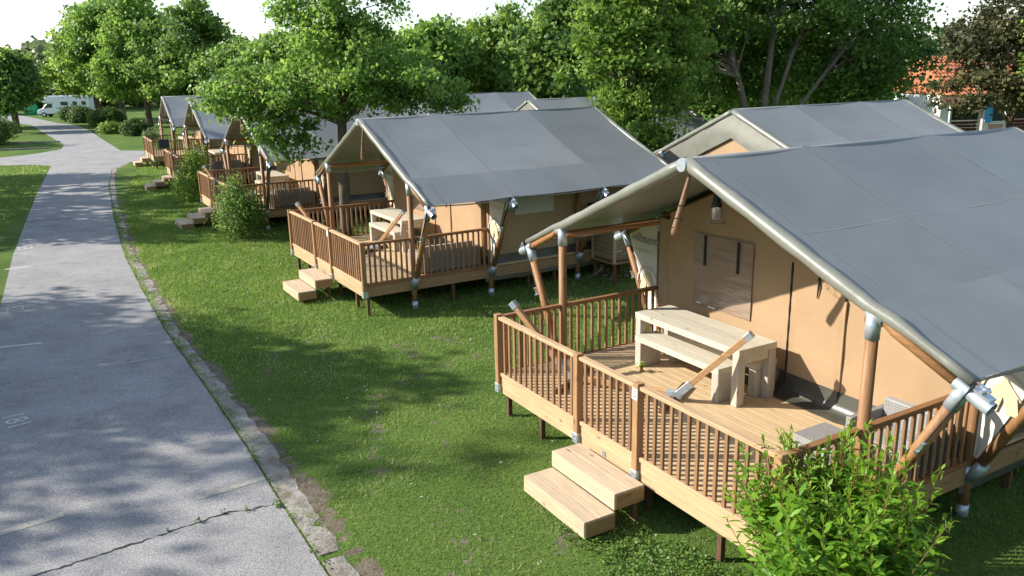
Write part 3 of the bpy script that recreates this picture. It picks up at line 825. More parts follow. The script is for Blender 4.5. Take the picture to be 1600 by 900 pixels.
    tt = text_mesh('lettering', 'tent', 0.19, 'print_grey', 0.0, 'LEFT')
    st = text_mesh('lettering', 'villatent.com', 0.10, 'print_pale', 0.0, 'CENTER')
    for s in (-1, 1):
        a0 = (s * 2.56, 0.72); b0 = (s * 2.575, roof_z(2.58) - 0.10); c0 = (s * 3.30, 2.27)
        n = 10; vs = []
        for k in range(n + 1):
            t = k / n
            i0 = Vector((a0[0] + (b0[0] - a0[0]) * t, 0, a0[1] + (b0[1] - a0[1]) * t)); i1 = Vector((a0[0] + s * 0.05 + (c0[0] - a0[0] - s * 0.05) * t, 0, a0[1] + (c0[1] - a0[1]) * t))
            for j in range(5):
                p = i0.lerp(i1, j / 4); vs.append((p.x, V2 - 0.03 + 0.012 * math.sin(j * 1.9 + k * 0.8) * (1 if 0 < j < 4 else 0), p.z))
        fs = [(5 * k + j, 5 * k + j + 1, 5 * k + j + 6, 5 * k + j + 5) for k in range(n) for j in range(4)]
        if s < 0: fs = [tuple(reversed(q)) for q in fs]
        bn = MB().add(vs, fs, True).build('banner', 'banner', T)
        cx = s * 2.87; y = V2 - 0.05
        link('lettering', vt, bn, (cx - 0.0, y, 2.10), (R(90), 0, 0))
        link('lettering', tt, bn, (cx + 0.01, y, 2.10), (R(90), 0, 0))
        link('lettering', st, bn, (cx, y, 1.95), (R(90), 0, 0)).scale = (0.95, 1, 1)
        m = MB(); c = Vector((s * 2.78, y, 1.48)); vs = []
        for k in range(19):
            an = R(-5 + 190 * k / 18)
            for rr in (0.235, 0.262): vs.append(c + Vector((math.cos(an) * rr * 0.92, 0, math.sin(an) * rr)))
        m.add(vs, [(2 * k, 2 * k + 1, 2 * k + 3, 2 * k + 2) for k in range(18)]); m.build('emblem_arc', 'print_pale', bn)
        tz = [(-0.19, -0.18), (-0.05, -0.18), (0.0, 0.0), (0.05, -0.18), (0.19, -0.18), (0.15, 0.02), (0.21, -0.02), (0, 0.2), (-0.21, -0.02), (-0.15, 0.02)]
        MB().add([c + Vector((x_ * 0.9, 0, z_)) for x_, z_ in tz], [tuple(range(10))]).build('emblem_tent', 'print_tan', bn)
    # --- rolled curtain hanging from the ridge end
    p0, p1 = Vector((-0.02, V1 + 0.06, HR - 0.20)), Vector((-0.29, V1 + 0.10, 2.83))
    MB().tube([p0.lerp(p1, t) for t in (0, 0.2, 0.45, 0.7, 0.92, 1)], [0.018, 0.025, 0.033, 0.04, 0.045, 0.036], 10).build('rolled_curtain', 'curtain', T)
    cc = MB()
    for t in (0.5, 0.72, 0.88):
        q = p0.lerp(p1, t); cc.tube([q + Vector((0.044 * math.cos(a_), 0.044 * math.sin(a_), 0.02 * math.cos(a_ + 1))) for a_ in [R(30 * k) for k in range(13)]], 0.005, 5)
    cc.build('cord', 'black', T)
    return T

tent = build_tent()
PLACES = [  # x, y, heading
    (1.049, 8.545, -60.07), (-4.212, 17.849, -59.5), (-9.893, 27.118, -60.0), (-15.194, 36.897, -61.4), (-20.428, 46.645, -61.4)]
LABELS = ['nearest safari tent with grey roof and wooden deck, number 5 on its railing',
          'second safari tent from the camera, its whole grey roof and deck in view',
          'third safari tent from the camera, roof partly hidden under the maple branches',
          'fourth safari tent from the camera, behind the bright green bush beside the road',
          'farthest safari tent of the front row, beside the road junction']
tents = []
TENT_SKIP = ('cord', 'label_strip', 'bolt')
for i, (x, y, h) in enumerate(PLACES):
    o = tent if i == 0 else copy_tree(tent, skip=() if i == 1 else TENT_SKIP)
    o.location = (x, y, 0.0 if i == 0 else 0.03); o.rotation_euler = (0, 0, R(h))
    tag(o, LABELS[i], 'tent', 'safari tents')
    tents.append(o)
plate = [c for c in tents[0].children if c.name.startswith('number_plate')][0]
link('numeral', text_mesh('numeral', '5', 0.10, 'black'), plate, (G2 + 0.01, -0.0665, ZR - 0.128), (R(90), 0, 0))
# back row: the same tents turned round, only their roofs and rear gables show
SK = ('railing', 'gate', 'railing_post', 'banner', 'rolled_curtain', 'cord', 'number_plate', 'lean_pole', 'tie_beam', 'plank', 'latch_plate')
for (x, y, lab) in [(5.33, 19.66, 'safari tent right behind the nearest one, its rear gable with tan triangle showing'),
                    (0.72, 29.6, 'back row safari tent whose small pale gable shows above the second tent roof'),
                    (-4.55, 38.6, 'back row safari tent, only its long ridge showing behind the maple')]:
    o = copy_tree(tent, skip=SK)
    th = R(-60.07) + math.pi
    vx, vy = -math.sin(th), math.cos(th)
    o.location = (x - vx * VE, y - vy * VE, 0); o.rotation_euler = (0, 0, th)
    tag(o, lab, 'tent', 'safari tents')

# ------------------------------------------------------------------ things on and around the decks
def on_tent(i, u, v, z=0.0):
    x, y, h = PLACES[i]; c, s = math.cos(R(h)), math.sin(R(h))
    return (x + u * c - v * s, y + u * s + v * c, z + (0 if i == 0 else 0.03))
def heading(i, extra=0.0): return R(PLACES[i][2] + extra)
WHICH = ['the nearest tent', 'the second tent', 'the third tent', 'the fourth tent', 'the farthest front tent']

def make_table():
    T = empty('picnic_table')
    tp = MB().box((-1.0, -0.325, 0.66), (1.0, -0.1085, 0.745)).build('table_top', 'table', T, 0.0012)
    pl = MB().box((-1.0, -0.1075, 0), (1.0, 0.1078, 0.085)).mesh('plank', 'table', 0.0012)
    link('plank', pl, tp, (0, 0.0, 0.66)); link('plank', pl, tp, (0, 0.2165, 0.66))
    lg = MB().box((-0.055, -0.06, 0), (0.055, 0.06, 0.658)).mesh('leg', 'tablez', 0.006)
    for x in (-0.94, 0.94):
        for y in (-0.262, 0.262): link('leg', lg, T, (x, y, 0))
        MB().box((x - 0.04, -0.2, 0.545), (x + 0.04, 0.2, 0.655)).build('cross_rail', 'table', T, 0.005)
    return T
def make_bench():
    T = empty('bench')
    st = MB().box((-0.82, -0.19, 0.37), (0.82, -0.0005, 0.45)).build('seat', 'table', T, 0.0012)
    MB().box((-0.82, 0.0005, 0.37), (0.82, 0.19, 0.45)).build('plank', 'table', st, 0.0012)
    for x in (-0.76, 0.76): MB().box((x - 0.06, -0.185, 0), (x + 0.06, 0.185, 0.368)).build('leg', 'tablez', T, 0.006)
    return T
def make_hammock_stand():
    """local x along the stand; length 3.3 m"""
    T = empty('hammock_stand')
    MB().beam((-0.72, 0, 0.085), (0.72, 0, 0.085), 0.075, 0.075).build('base_bar', 'hammock', T, 0.005)
    for s in (-1, 1):
        d = Vector((s * 0.68, 0, 0.72)).normalized()
        p = Vector((s * 0.76, 0, 0.10))
        ar = MB().beam(p, p + d * 1.24, 0.075, 0.075, (0, 1, 0)).build('arm', 'hammock', T, 0.005)
        MB().beam(p + d * 1.16, p + d * 1.26, 0.088, 0.088, (0, 1, 0)).build('end_cap', 'galv', ar, 0.004)
        MB().beam(p - d * 0.06, p + d * 0.24, 0.09, 0.09, (0, 1, 0)).beam((s * 0.6, 0, 0.087), (s * 0.80, 0, 0.087), 0.09, 0.09).build('bracket', 'galv', T, 0.004)
        MB().beam((s * 0.70, -0.48, 0.036), (s * 0.70, 0.48, 0.036), 0.07, 0.07).build('cross_foot', 'leg', T, 0.005)
    return T
def wicker():
    m, t, n, l, b = node_mat('grey_wicker')
    co = n.new('ShaderNodeTexCoord')
    def wave(d, s):
        q = n.new('ShaderNodeTexWave'); q.bands_direction = d; q.inputs['Scale'].default_value = s; q.inputs['Distortion'].default_value = 1.2
        q.inputs['Detail'].default_value = 2
        l.new(co.outputs['Object'], q.inputs['Vector']); return q
    wz, wx, wy = wave('Z', 16), wave('X', 7), wave('Y', 7)
    a1 = n.new('ShaderNodeMath'); a1.operation = 'MAXIMUM'; l.new(wx.outputs['Fac'], a1.inputs[0]); l.new(wy.outputs['Fac'], a1.inputs[1])
    a2 = n.new('ShaderNodeMath'); a2.operation = 'MULTIPLY'; l.new(wz.outputs['Fac'], a2.inputs[0]); l.new(a1.outputs[0], a2.inputs[1])
    r = n.new('ShaderNodeValToRGB')
    r.color_ramp.elements[0].color = (0.22, 0.21, 0.20, 1); r.color_ramp.elements[1].color = (0.44, 0.43, 0.42, 1)
    l.new(a2.outputs[0], r.inputs['Fac']); l.new(r.outputs['Color'], b.inputs['Base Color'])
    bp = n.new('ShaderNodeBump'); bp.inputs['Strength'].default_value = 0.7; bp.inputs['Distance'].default_value = 0.01
    l.new(a2.outputs[0], bp.inputs['Height']); l.new(bp.outputs['Normal'], b.inputs['Normal'])
    b.inputs['Roughness'].default_value = 0.6
    return m
M['wicker'] = wicker()
def make_sofa(wd=1.25):
    """local x = width, back at +y"""
    T = empty('wicker_sofa')
    MB().box((-wd / 2 + 0.121, -0.33, 0.03), (wd / 2 - 0.121, 0.229, 0.30)).build('seat_base', 'wicker', T, 0.012)
    MB().box((-wd / 2 + 0.121, 0.231, 0.03), (wd / 2 - 0.121, 0.35, 0.60)).build('backrest', 'wicker', T, 0.012)
    for s in (-1, 1): MB().box((s * wd / 2 - (0.12 if s > 0 else 0), -0.35, 0.03), (s * wd / 2 + (0 if s > 0 else 0.12), 0.35, 0.47)).build('arm', 'wicker', T, 0.012)
    ft = MB().box((-0.03, -0.03, 0), (0.03, 0.03, 0.032)).mesh('foot', 'black')
    for x in (-1, 1):
        for y in (-1, 1): link('foot', ft, T, (x * (wd / 2 - 0.06), y * 0.28, 0))
    return T
def make_low_table():
    T = empty('wicker_low_table')
    b = MB().box((-0.24, -0.24, 0.03), (0.24, 0.24, 0.36)).build('body', 'wicker', T, 0.012)
    MB().box((-0.25, -0.25, 0.362), (0.25, 0.25, 0.375)).build('top', 'wicker', T, 0.004)
    for x in (-0.2, 0.2):
        for y in (-0.2, 0.2): MB().box((x - 0.025, y - 0.025, 0), (x + 0.025, y + 0.025, 0.032)).build('foot', 'black', T)
    return T
def place(o, i, u, v, z, extra, label, cat, group):
    o.location = on_tent(i, u, v, z); o.rotation_euler = (0, 0, heading(i, extra))
    return tag(o, label, cat, group)
tb, bn, hs, sf, lt = make_table(), make_bench(), make_hammock_stand(), make_sofa(), make_low_table()
for i in range(5):
    first = i == 0
    g = lambda o: o if first else copy_tree(o)
    place(g(tb), i, -0.80, 2.16, ZD, 0, 'pale grey wooden table on the deck of ' + WHICH[i], 'table', 'deck tables')
    if i < 3:
        place(g(bn), i, -0.86, 1.93, ZD, 0, 'pale wooden bench on the open side of the table of ' + WHICH[i], 'bench', 'deck benches')
        ang = math.degrees(math.atan2(1.7, 2.85))
        place(g(hs), i, -1.01, 1.0, ZD, ang, 'wooden hammock stand with slanted arms on the deck of ' + WHICH[i], 'hammock stand', 'hammock stands')
    if i == 0:
        b2 = copy_tree(bn)
        place(b2, 0, -0.74, 2.45, ZD, 0, 'pale wooden bench pushed under the table against the tan wall of the nearest tent', 'bench', 'deck benches')
        place(sf, 0, 2.08, 2.22, ZD, 0, 'low grey wicker armchair behind the rail of the nearest tent', 'armchair', 'wicker seats')
        sf.scale = (0.62, 0.9, 0.92)
        place(lt, 0, 1.84, 1.46, ZD, 0, 'small grey wicker low table behind the leafy shoots on the nearest deck', 'low table', 'wicker low tables')
    elif i < 4:
        s2 = copy_tree(sf); s2.scale = (1.15, 0.85, 0.95)
        place(s2, i, 2.12, 1.98, ZD, -90, 'grey wicker sofa standing along the side rail of ' + WHICH[i], 'sofa', 'wicker seats')

# pendant lamp under the ridge of the nearest tent
lp = tag(empty('pendant_lamp', on_tent(0, 0.0, 1.55, 0)), 'caged glass bulb lamp hanging under the ridge of the nearest tent', 'lamp')
MB().tube([(0, 0, 3.60), (0, 0, 3.36)], 0.007, 6).build('cable', 'black', lp)
MB().tube([(0, 0, 3.37), (0, 0, 3.35), (0, 0, 3.22), (0, 0, 3.19), (0, 0, 3.165)], [0.015, 0.042, 0.046, 0.064, 0.064], 14).build('socket', 'black', lp)
gm, gt, gn, gl, gb = node_mat('clear_glass')
gb.inputs['Transmission Weight'].default_value = 0.92; gb.inputs['Roughness'].default_value = 0.04; gb.inputs['Base Color'].default_value = (0.8, 0.8, 0.78, 1)
M['glass'] = gm
MB().tube([(0, 0, 3.164), (0, 0, 3.10), (0, 0, 3.05), (0, 0, 3.02), (0, 0, 3.005)], [0.046, 0.052, 0.052, 0.038, 0.014], 16).build('bulb', 'glass', lp)
cg = MB()
for k in range(6):
    a0 = R(60 * k); cg.tube([(r_ * math.cos(a0), r_ * math.sin(a0), z_) for r_, z_ in ((0.064, 3.165), (0.066, 3.06), (0.085, 3.0), (0.12, 2.97))], 0.0028, 5)
cg.tube([(0.10 * math.cos(R(30 * k)), 0.10 * math.sin(R(30 * k)), 2.985) for k in range(13)], 0.0028, 5)
cg.build('cage', 'tyre_dark', lp)

# wooden steps at each gate
def make_steps(n):
    T = empty('wooden_steps')
    top = 0.45 if n == 2 else 0.47
    for k in range(n):
        z = top - k * (0.21 if n == 2 else 0.155); v1 = -0.075 - k * 0.385
        # front board, side boards, two tread planks
        st = MB().box((-0.60, v1 - 0.40, z - 0.19), (0.60, v1 - 0.365, z - 0.031)).build('step', 'step', T, 0.004)
        pl = MB().box((-0.60, -0.098, 0), (0.60, 0.098, 0.03)).mesh('tread_plank', 'step', 0.004)
        for q in (-0.30, -0.101): link('tread_plank', pl, st, (0, v1 + q, z - 0.03))
        for s in (-1, 1): MB().box((s * 0.582 - 0.018, v1 - 0.363, z - 0.19), (s * 0.582 + 0.018, v1, z - 0.031)).build('side_board', 'fasciay', st, 0.003)
        for s in (-1, 1): MB().box((s * 0.53 - 0.03, v1 - 0.12, -0.04), (s * 0.53 + 0.03, v1 - 0.06, z - 0.04)).build('leg', 'leg', T)
    return T
st2, st3 = make_steps(2), make_steps(3)
SL = ['pale two-step wooden stair at the gate of ', 'pale two-step wooden stair at the gate of ', 'three-step wooden stair beside the dark bush at ', 'three-step wooden stair beside the bright bush at ', 'small two-step wooden stair at ']
for i, src in ((0, st2), (1, 0), (2, st3), (3, 0), (4, 0)):
    o = src if src else copy_tree(st3 if i == 3 else st2)
    o.location = on_tent(i, 0.2 if i < 2 else 0.1, -0.02); o.rotation_euler = (0, 0, heading(i))
    tag(o, SL[i] + WHICH[i], 'steps', 'wooden steps')

# ------------------------------------------------------------------ trees, hedges and bushes
def tree(name, label, loc, seed, trunk_h, trunk_r, lobes, ncl, per, lsize, cr, leaf='maple', bark='bark', cat='tree', group='trees',
         limbs=14, rz=0.0, lean=(0, 0), stems=None, tmean=0.45, inner=0.3):
    """lobes: (x, y, z, rx, ry, rz) ellipsoids of crown volume round the base; leaf clumps fill their outer shell"""
    r = np.random.default_rng(seed)
    root = empty(name, loc, rz)
    tag(root, label, cat, group)
    L = np.array(lobes, float)
    wts = L[:, 3] * L[:, 4] + L[:, 3] * L[:, 5]
    li = r.choice(len(L), ncl, p=wts / wts.sum())
    d = r.normal(size=(ncl, 3)); d /= np.linalg.norm(d, axis=1, keepdims=True)
    rad = np.where(r.random(ncl) < inner, r.uniform(0.25, 0.8, ncl), r.uniform(0.78, 1.08, ncl))
    lump = 1 + 0.16 * np.sin(3.1 * d[:, 0] + 2.2 * d[:, 2] + li * 2 + seed) * np.sin(2.7 * d[:, 1] + 4 * d[:, 2] + seed)
    C = L[li, :3] + d * L[li, 3:] * (rad * lump)[:, None]
    ctr = (L[:, :3] * wts[:, None]).sum(0) / wts.sum()
    ct = np.clip(r.normal(tmean, 0.27, ncl), 0, 1)
    cs = cr * r.uniform(0.6, 1.35, ncl)
    ci = np.repeat(np.arange(ncl), per)
    n = len(ci)
    off = r.normal(size=(n, 3)) * np.array([0.5, 0.5, 0.3]) * cs[ci][:, None]
    pos = C[ci] + off
    out = pos - ctr; out /= (np.linalg.norm(out, axis=1, keepdims=True) + 1e-9)
    nr = out * 0.45 + np.array([0, 0, 0.22]) + r.normal(size=(ncl, 3))[ci] * 0.4 + r.normal(size=(n, 3)) * 0.65
    v, f = leaves(pos, nr, lsize * r.uniform(0.6, 1.35, n), r)
    t = np.clip(ct[ci] + r.normal(0, 0.22, n), 0, 1)
    link('crown', np_mesh('crown', v, f, leaf, np.repeat(t, 4)), root)
    m = MB()
    fork = Vector((lean[0], lean[1], trunk_h))
    stems = stems or [(fork, trunk_r)]
    tops = []
    for (tp, tr_) in stems:
        tp = Vector(tp); mid = Vector((tp.x * 0.35, tp.y * 0.35, tp.z * 0.5))
        m.tube([(0, 0, -0.1), (mid.x * 0.3, mid.y * 0.3, tp.z * 0.12), mid, tp], [tr_ * 1.35, tr_, tr_ * 0.85, tr_ * 0.65], 9)
        tops.append((tp, mid, tr_ * 0.62))
    for k in r.choice(ncl, min(limbs, ncl), replace=False):
        q = Vector(C[k]); i = int(np.argmin([(q - tp).length for tp, _, _ in tops])); tp, mid, tr_ = tops[i]
        st = mid.lerp(tp, r.uniform(0.55, 1.0))
        b = st.lerp(q, 0.5) + Vector((0, 0, 0.12 * (q - st).length)) + Vector(r.normal(0, 0.12, 3))
        m.tube([st, st.lerp(b, 0.5) + Vector((0, 0, 0.06)), b, b.lerp(q, 0.6), q], [tr_ * 0.62, tr_ * 0.5, tr_ * 0.34, tr_ * 0.2, 0.008], 6, False)
    m.build('trunk', bark, root)
    return root

def crown(h0, h1, r, seed, lobes=6):
    """a rounded broadleaf crown as a pile of overlapping lobes"""
    g = random.Random(seed); zc = (h0 + h1) / 2; hz = (h1 - h0) / 2
    out = [(0, 0, zc, r * 0.72, r * 0.72, hz * 0.85)]
    for k in range(lobes):
        an = 2 * math.pi * (k + g.random() * 0.7) / lobes; zz = g.uniform(-0.55, 0.5)
        rr = r * g.uniform(0.38, 0.55); q = r * (0.62 if zz < 0.2 else 0.4)
        out.append((q * math.cos(an), q * math.sin(an), zc + zz * hz, rr, rr, rr * hz / r * 1.0))
    out.append((g.uniform(-0.2, 0.2) * r, g.uniform(-0.2, 0.2) * r, h1 - hz * 0.4, r * 0.42, r * 0.42, hz * 0.42))
    return out

# maple between the second and third tent
tree('maple_tree', 'bushy green maple between the second and third tent, branches over their roofs', (-5.0, 24.3, 0), 21, 3.0, 0.19,
     [(0.2, 0, 4.5, 2.6, 2.1, 0.8), (-2.1, -0.2, 4.2, 1.4, 1.4, 0.75), (-3.0, -0.3, 4.2, 0.8, 1.1, 0.5), (-1.5, -0.9, 3.2, 0.85, 0.8, 0.5), (-0.9, -1.0, 2.75, 0.65, 0.55, 0.32),
      (1.9, -0.2, 4.3, 1.6, 1.4, 0.65), (3.0, -0.2, 3.85, 0.7, 0.8, 0.22), (0.2, 0.2, 5.5, 1.7, 1.5, 0.8), (0.6, 0, 6.4, 1.4, 1.2, 0.7), (-1.1, 0.3, 6.5, 0.8, 0.8, 0.45), (0.2, 0, 7.6, 1.1, 1.0, 0.8)],
     330, 90, 0.128, 0.46, 'maple', 'bark', limbs=70, inner=0.25, tmean=0.45, stems=[((0.15, 0, 4.2), 0.18), ((0.45, 0.1, 6.6), 0.09)])
# leafy tree behind the second tent
tree('leafy_tree', 'bright leafy tree just behind the roof of the second tent', (4.3, 26.0, 0), 22, 3.2, 0.16,
     [(-0.1, 0, 4.7, 1.7, 1.6, 1.6), (-0.9, -0.2, 5.9, 1.3, 1.3, 1.1), (0.3, 0, 7.2, 1.6, 1.5, 1.5), (-0.1, -0.5, 3.2, 1.1, 1.0, 0.85), (0.5, -0.5, 2.4, 0.7, 0.6, 0.5), (-1.2, 0, 7.2, 0.9, 0.9, 0.9), (0.9, 0, 5.6, 1.0, 1.0, 1.0)],
     340, 85, 0.145, 0.46, 'bright', limbs=26, tmean=0.3, inner=0.2)
# big dark tree with spreading bare limbs
tree('spreading_tree', 'big dark tree with several spreading limbs behind the right-hand roofs', (9.6, 31.5, 0), 23, 3.6, 0.26,
     [(0.0, 0.6, 7.6, 4.5, 4.0, 2.0), (-3.6, 0.6, 6.6, 2.2, 2.2, 2.0), (3.3, 0.4, 6.4, 2.2, 2.2, 1.9), (4.5, 0.2, 5.0, 1.5, 1.8, 1.7), (3.6, 0.8, 3.9, 1.5, 1.6, 1.0), (1.0, 2.2, 4.6, 3.2, 1.2, 1.6), (-3.4, -0.6, 4.0, 1.3, 1.2, 0.9),
      (-1.6, 1.8, 5.2, 2.6, 1.2, 1.8), (-0.4, 0, 9.0, 3.8, 3.5, 1.3)],
     760, 88, 0.165, 0.74, 'dark', 'barkgrey', limbs=80, inner=0.22,
     stems=[((-1.4, -0.3, 5.6), 0.15), ((0.3, -0.2, 6.8), 0.16), ((2.8, -0.5, 5.3), 0.10), ((1.3, -0.4, 6.4), 0.10)])
BG = [  # x, y, bottom, top, radius, leaf, label
    (-4.6, 50, 1.2, 7.6, 3.2, 'maple', 'round green tree above the ridge of the back row tents, left of centre'),
    (-0.6, 54, 1.0, 8.6, 3.4, 'bright', 'light green round tree above the middle of the back row ridge'),
    (3.1, 49, 0.8, 9.6, 3.2, 'dark', 'dense dark green tree right of the light green round tree behind the tents'),
    (-10.5, 57, 1.0, 7.6, 3.6, 'dark', 'dark tree behind the upper crown of the maple'),
    (-16.5, 60, 0.8, 7.4, 3.4, 'maple', 'green tree left behind the maple above the third tent'),
    (-23.0, 72, 0.8, 7.6, 4.0, 'dark', 'dark tree above the roofs of the fourth tent'),
    (-31.0, 83, 2.0, 12.0, 5.0, 'dark', 'tall dark rounded tree behind the farthest front tent'),
    (-37.3, 86.2, 2.4, 13.0, 4.6, 'maple', 'large tree with dark trunk beside the farthest front tent'),
    (-44.0, 95.0, 2.4, 14.0, 5.0, 'maple', 'large green tree standing over the white motorhome'),
    (-50.5, 102.5, 2.8, 13.5, 4.6, 'bright', 'sunlit green tree at the left of the group over the motorhome'),
    (-47.6, 80.2, 2.2, 7.6, 2.2, 'dark', 'dark tree with thin leaning trunk left of the road'),
    (-57.0, 89.0, 1.2, 9.0, 3.6, 'dark', 'dark tree at the left edge of the picture beyond the side road'),
    (7.5, 62, 0.5, 9.0, 4.5, 'dark', 'dark tree filling the gap behind the spreading tree'),
    (15.5, 58, 0.5, 10.0, 5.0, 'maple', 'green tree behind the right part of the spreading tree'),
    (21.5, 66, 0.5, 8.5, 3.8, 'dark', 'dark tree to the left of the house with orange roof'),
]
for k, (x, y, b0, t0, r0, lf, lab) in enumerate(BG):
    far = math.hypot(x, y)
    tree('broadleaf_tree', lab, (x, y, 0), 100 + k, b0 + (t0 - b0) * 0.45, 0.16 + far * 0.0018, crown(b0, t0, r0, k), 400, 62, 0.19 + far * 0.0018, 0.55 + far * 0.004, lf, limbs=12, group='broadleaf trees', inner=0.2)
tree('plum_tree', 'bronze-leaved plum tree in front of the pink house', (24.6, 40.5, 0), 31, 2.2, 0.17, crown(2.3, 8.6, 3.4, 31, 8) + [(-2.2, 0, 3.2, 1.8, 1.5, 0.9)], 420, 46, 0.19, 0.6, 'plum', limbs=26, inner=0.2)
tree('broadleaf_tree', 'fresh light green tree at the right edge of the picture', (25.3, 36.0, 0), 32, 2.4, 0.16, crown(2.6, 7.4, 2.7, 32, 7), 300, 46, 0.18, 0.55, 'bright', limbs=12, tmean=0.75, group='broadleaf trees')
# roadside trees left of the camera, their shade falls across road and lawn
for k, (x, y, t0, r0, lab) in enumerate([(-16.0, 13.0, 8.8, 2.3, 'small verge tree closest to the road'), (-22.5, 11.6, 12.4, 3.2, 'tall verge tree level with the nearest tent'), (-24.0, 16.4, 12.0, 2.5, 'tall verge tree before the sunny gap'),
        (-24.5, 27.0, 10.8, 2.9, 'tall verge tree beyond the sunny gap'), (-30.0, -1.0, 12.0, 3.4, 'tall verge tree behind the camera'), (-33.0, 41.0, 8.8, 2.6, 'verge tree level with the fourth tent'), (-47.0, 63.5, 8.0, 3.0, 'verge tree left of the road junction')]):
    tree('roadside_tree', lab + ', outside the picture on the left', (x, y, 0), 60 + k, 3.2, 0.17, crown(2.2, t0, r0, 60 + k), 165, 38, 0.26, 0.75, 'maple', limbs=14, group='roadside trees')

# far wood closing the view: one distant mass
def far_wood():
    r = np.random.default_rng(77); P = []; T_ = []
    for k in range(150):
        u = k / 149
        an = R(38 + 112 * u); dist = r.uniform(150, 215)
        x, y = dist * math.cos(an), dist * math.sin(an)
        if x < -50 and y > 115 and x > -130: pass
        hgt = r.uniform(7, 11) if k % 9 else r.uniform(11, 14); rad = r.uniform(4, 7)
        n = 900
        d = r.normal(size=(n, 3)); d /= np.linalg.norm(d, axis=1, keepdims=True)
        q = d * np.array([rad, rad, hgt * 0.5]) * r.uniform(0.75, 1.05, (n, 1)) * (1 + 0.15 * np.sin(5 * d[:, :1] + k))
        P.append(q + np.array([x, y, hgt * 0.5])); T_.append(np.clip(r.normal(0.3 + 0.4 * r.random(), 0.2, n), 0, 1))
    P = np.concatenate(P); T_ = np.concatenate(T_)
    nr = r.normal(size=P.shape) * 0.6 + np.array([0, 0, 0.5])
    v, f = leaves(P, nr, r.uniform(0.9, 1.7, len(P)), r)
    tag(link('far_wood', np_mesh('far_wood', v, f, 'haze_pale', np.repeat(T_, 4))), 'distant line of trees along the horizon', 'wood', kind='stuff')
far_wood()
def added_tree_belt():  # unseen trees added around the camera to hold back low sky light
    r = np.random.default_rng(78); P = []; T_ = []
    for k in range(95):
        an = R(131 + 279 * k / 94); dist = r.uniform(36, 62)
        x, y = dist * math.cos(an), dist * math.sin(an); hgt = r.uniform(9, 13.5); rad = r.uniform(2.6, 4.2); n = 620
        d = r.normal(size=(n, 3)); d /= np.linalg.norm(d, axis=1, keepdims=True)
        P.append(d * np.array([rad, rad, hgt * 0.47]) * r.uniform(0.6, 1.05, (n, 1)) + np.array([x, y, hgt * 0.53])); T_.append(np.clip(r.normal(0.4, 0.2, n), 0, 1))
    P = np.concatenate(P); T_ = np.concatenate(T_)
    v, f = leaves(P, r.normal(size=P.shape) * 0.6 + np.array([0, 0, 0.5]), r.uniform(0.5, 1.0, len(P)), r)
    tag(link('added_tree_belt', np_mesh('added_tree_belt', v, f, 'maple', np.repeat(T_, 4))), 'added belt of unseen trees that dims the low sky light', 'wood', kind='stuff')
added_tree_belt()

def bush(name, label, loc, seed, lobes, ncl, per, lsize, cr, leaf, group=None, tmean=0.45, stems=8):
    r = np.random.default_rng(seed)
    root = empty(name, loc)
    tag(root, label, 'bush', group)
    L = np.array(lobes, float); wts = L[:, 3] * L[:, 4] + L[:, 3] * L[:, 5]
    li = r.choice(len(L), ncl, p=wts / wts.sum())
    d = r.normal(size=(ncl, 3)); d /= np.linalg.norm(d, axis=1, keepdims=True)
    C = L[li, :3] + d * L[li, 3:] * r.uniform(0.6, 1.1, (ncl, 1))
    C[:, 2] = np.maximum(C[:, 2], 0.06)
    ci = np.repeat(np.arange(ncl), per); n = len(ci)
    pos = C[ci] + r.normal(size=(n, 3)) * cr * np.array([0.5, 0.5, 0.6]); pos[:, 2] = np.maximum(pos[:, 2], 0.02)
    out = pos - np.array([0, 0, L[:, 2].mean() * 0.7]); out /= np.linalg.norm(out, axis=1, keepdims=True) + 1e-9
    nr = out * 0.5 + np.array([0, 0, 0.5]) + r.normal(size=(n, 3)) * 0.5
    v, f = leaves(pos, nr, lsize * r.uniform(0.6, 1.4, n), r, 0.55)
    t = np.clip(tmean + r.normal(0, 0.2, ncl)[ci] + r.normal(0, 0.12, n), 0, 1)
    link('foliage', np_mesh('foliage', v, f, leaf, np.repeat(t, 4)), root)
    m = MB()
    for k in r.choice(ncl, stems, replace=False):
        q = Vector(C[k]); m.tube([(r.normal(0, 0.04), r.normal(0, 0.04), -0.05), (q.x * 0.4, q.y * 0.4, q.z * 0.5), q], [0.016, 0.012, 0.005], 5, False)
    m.build('stems', 'stem', root)
    return root
bush('bush', 'dark green bush at the deck corner of the third tent', (-8.15, 24.3, 0), 41, [(0, 0, 0.65, 0.72, 0.7, 0.62), (-0.25, 0.1, 1.15, 0.42, 0.4, 0.45), (0.25, -0.1, 1.0, 0.4, 0.4, 0.4), (-0.1, 0, 1.6, 0.22, 0.2, 0.3)], 260, 30, 0.075, 0.24, 'dark', 'bushes at the decks')
bush('bush', 'bright yellow-green upright bush at the deck corner of the fourth tent', (-12.6, 32.2, 0), 42, [(0, 0, 0.65, 0.62, 0.62, 0.62), (0.1, 0.1, 1.2, 0.5, 0.5, 0.6), (0.25, 0.1, 1.75, 0.3, 0.3, 0.4)], 240, 28, 0.09, 0.26, 'bright', 'bushes at the decks', 0.6)
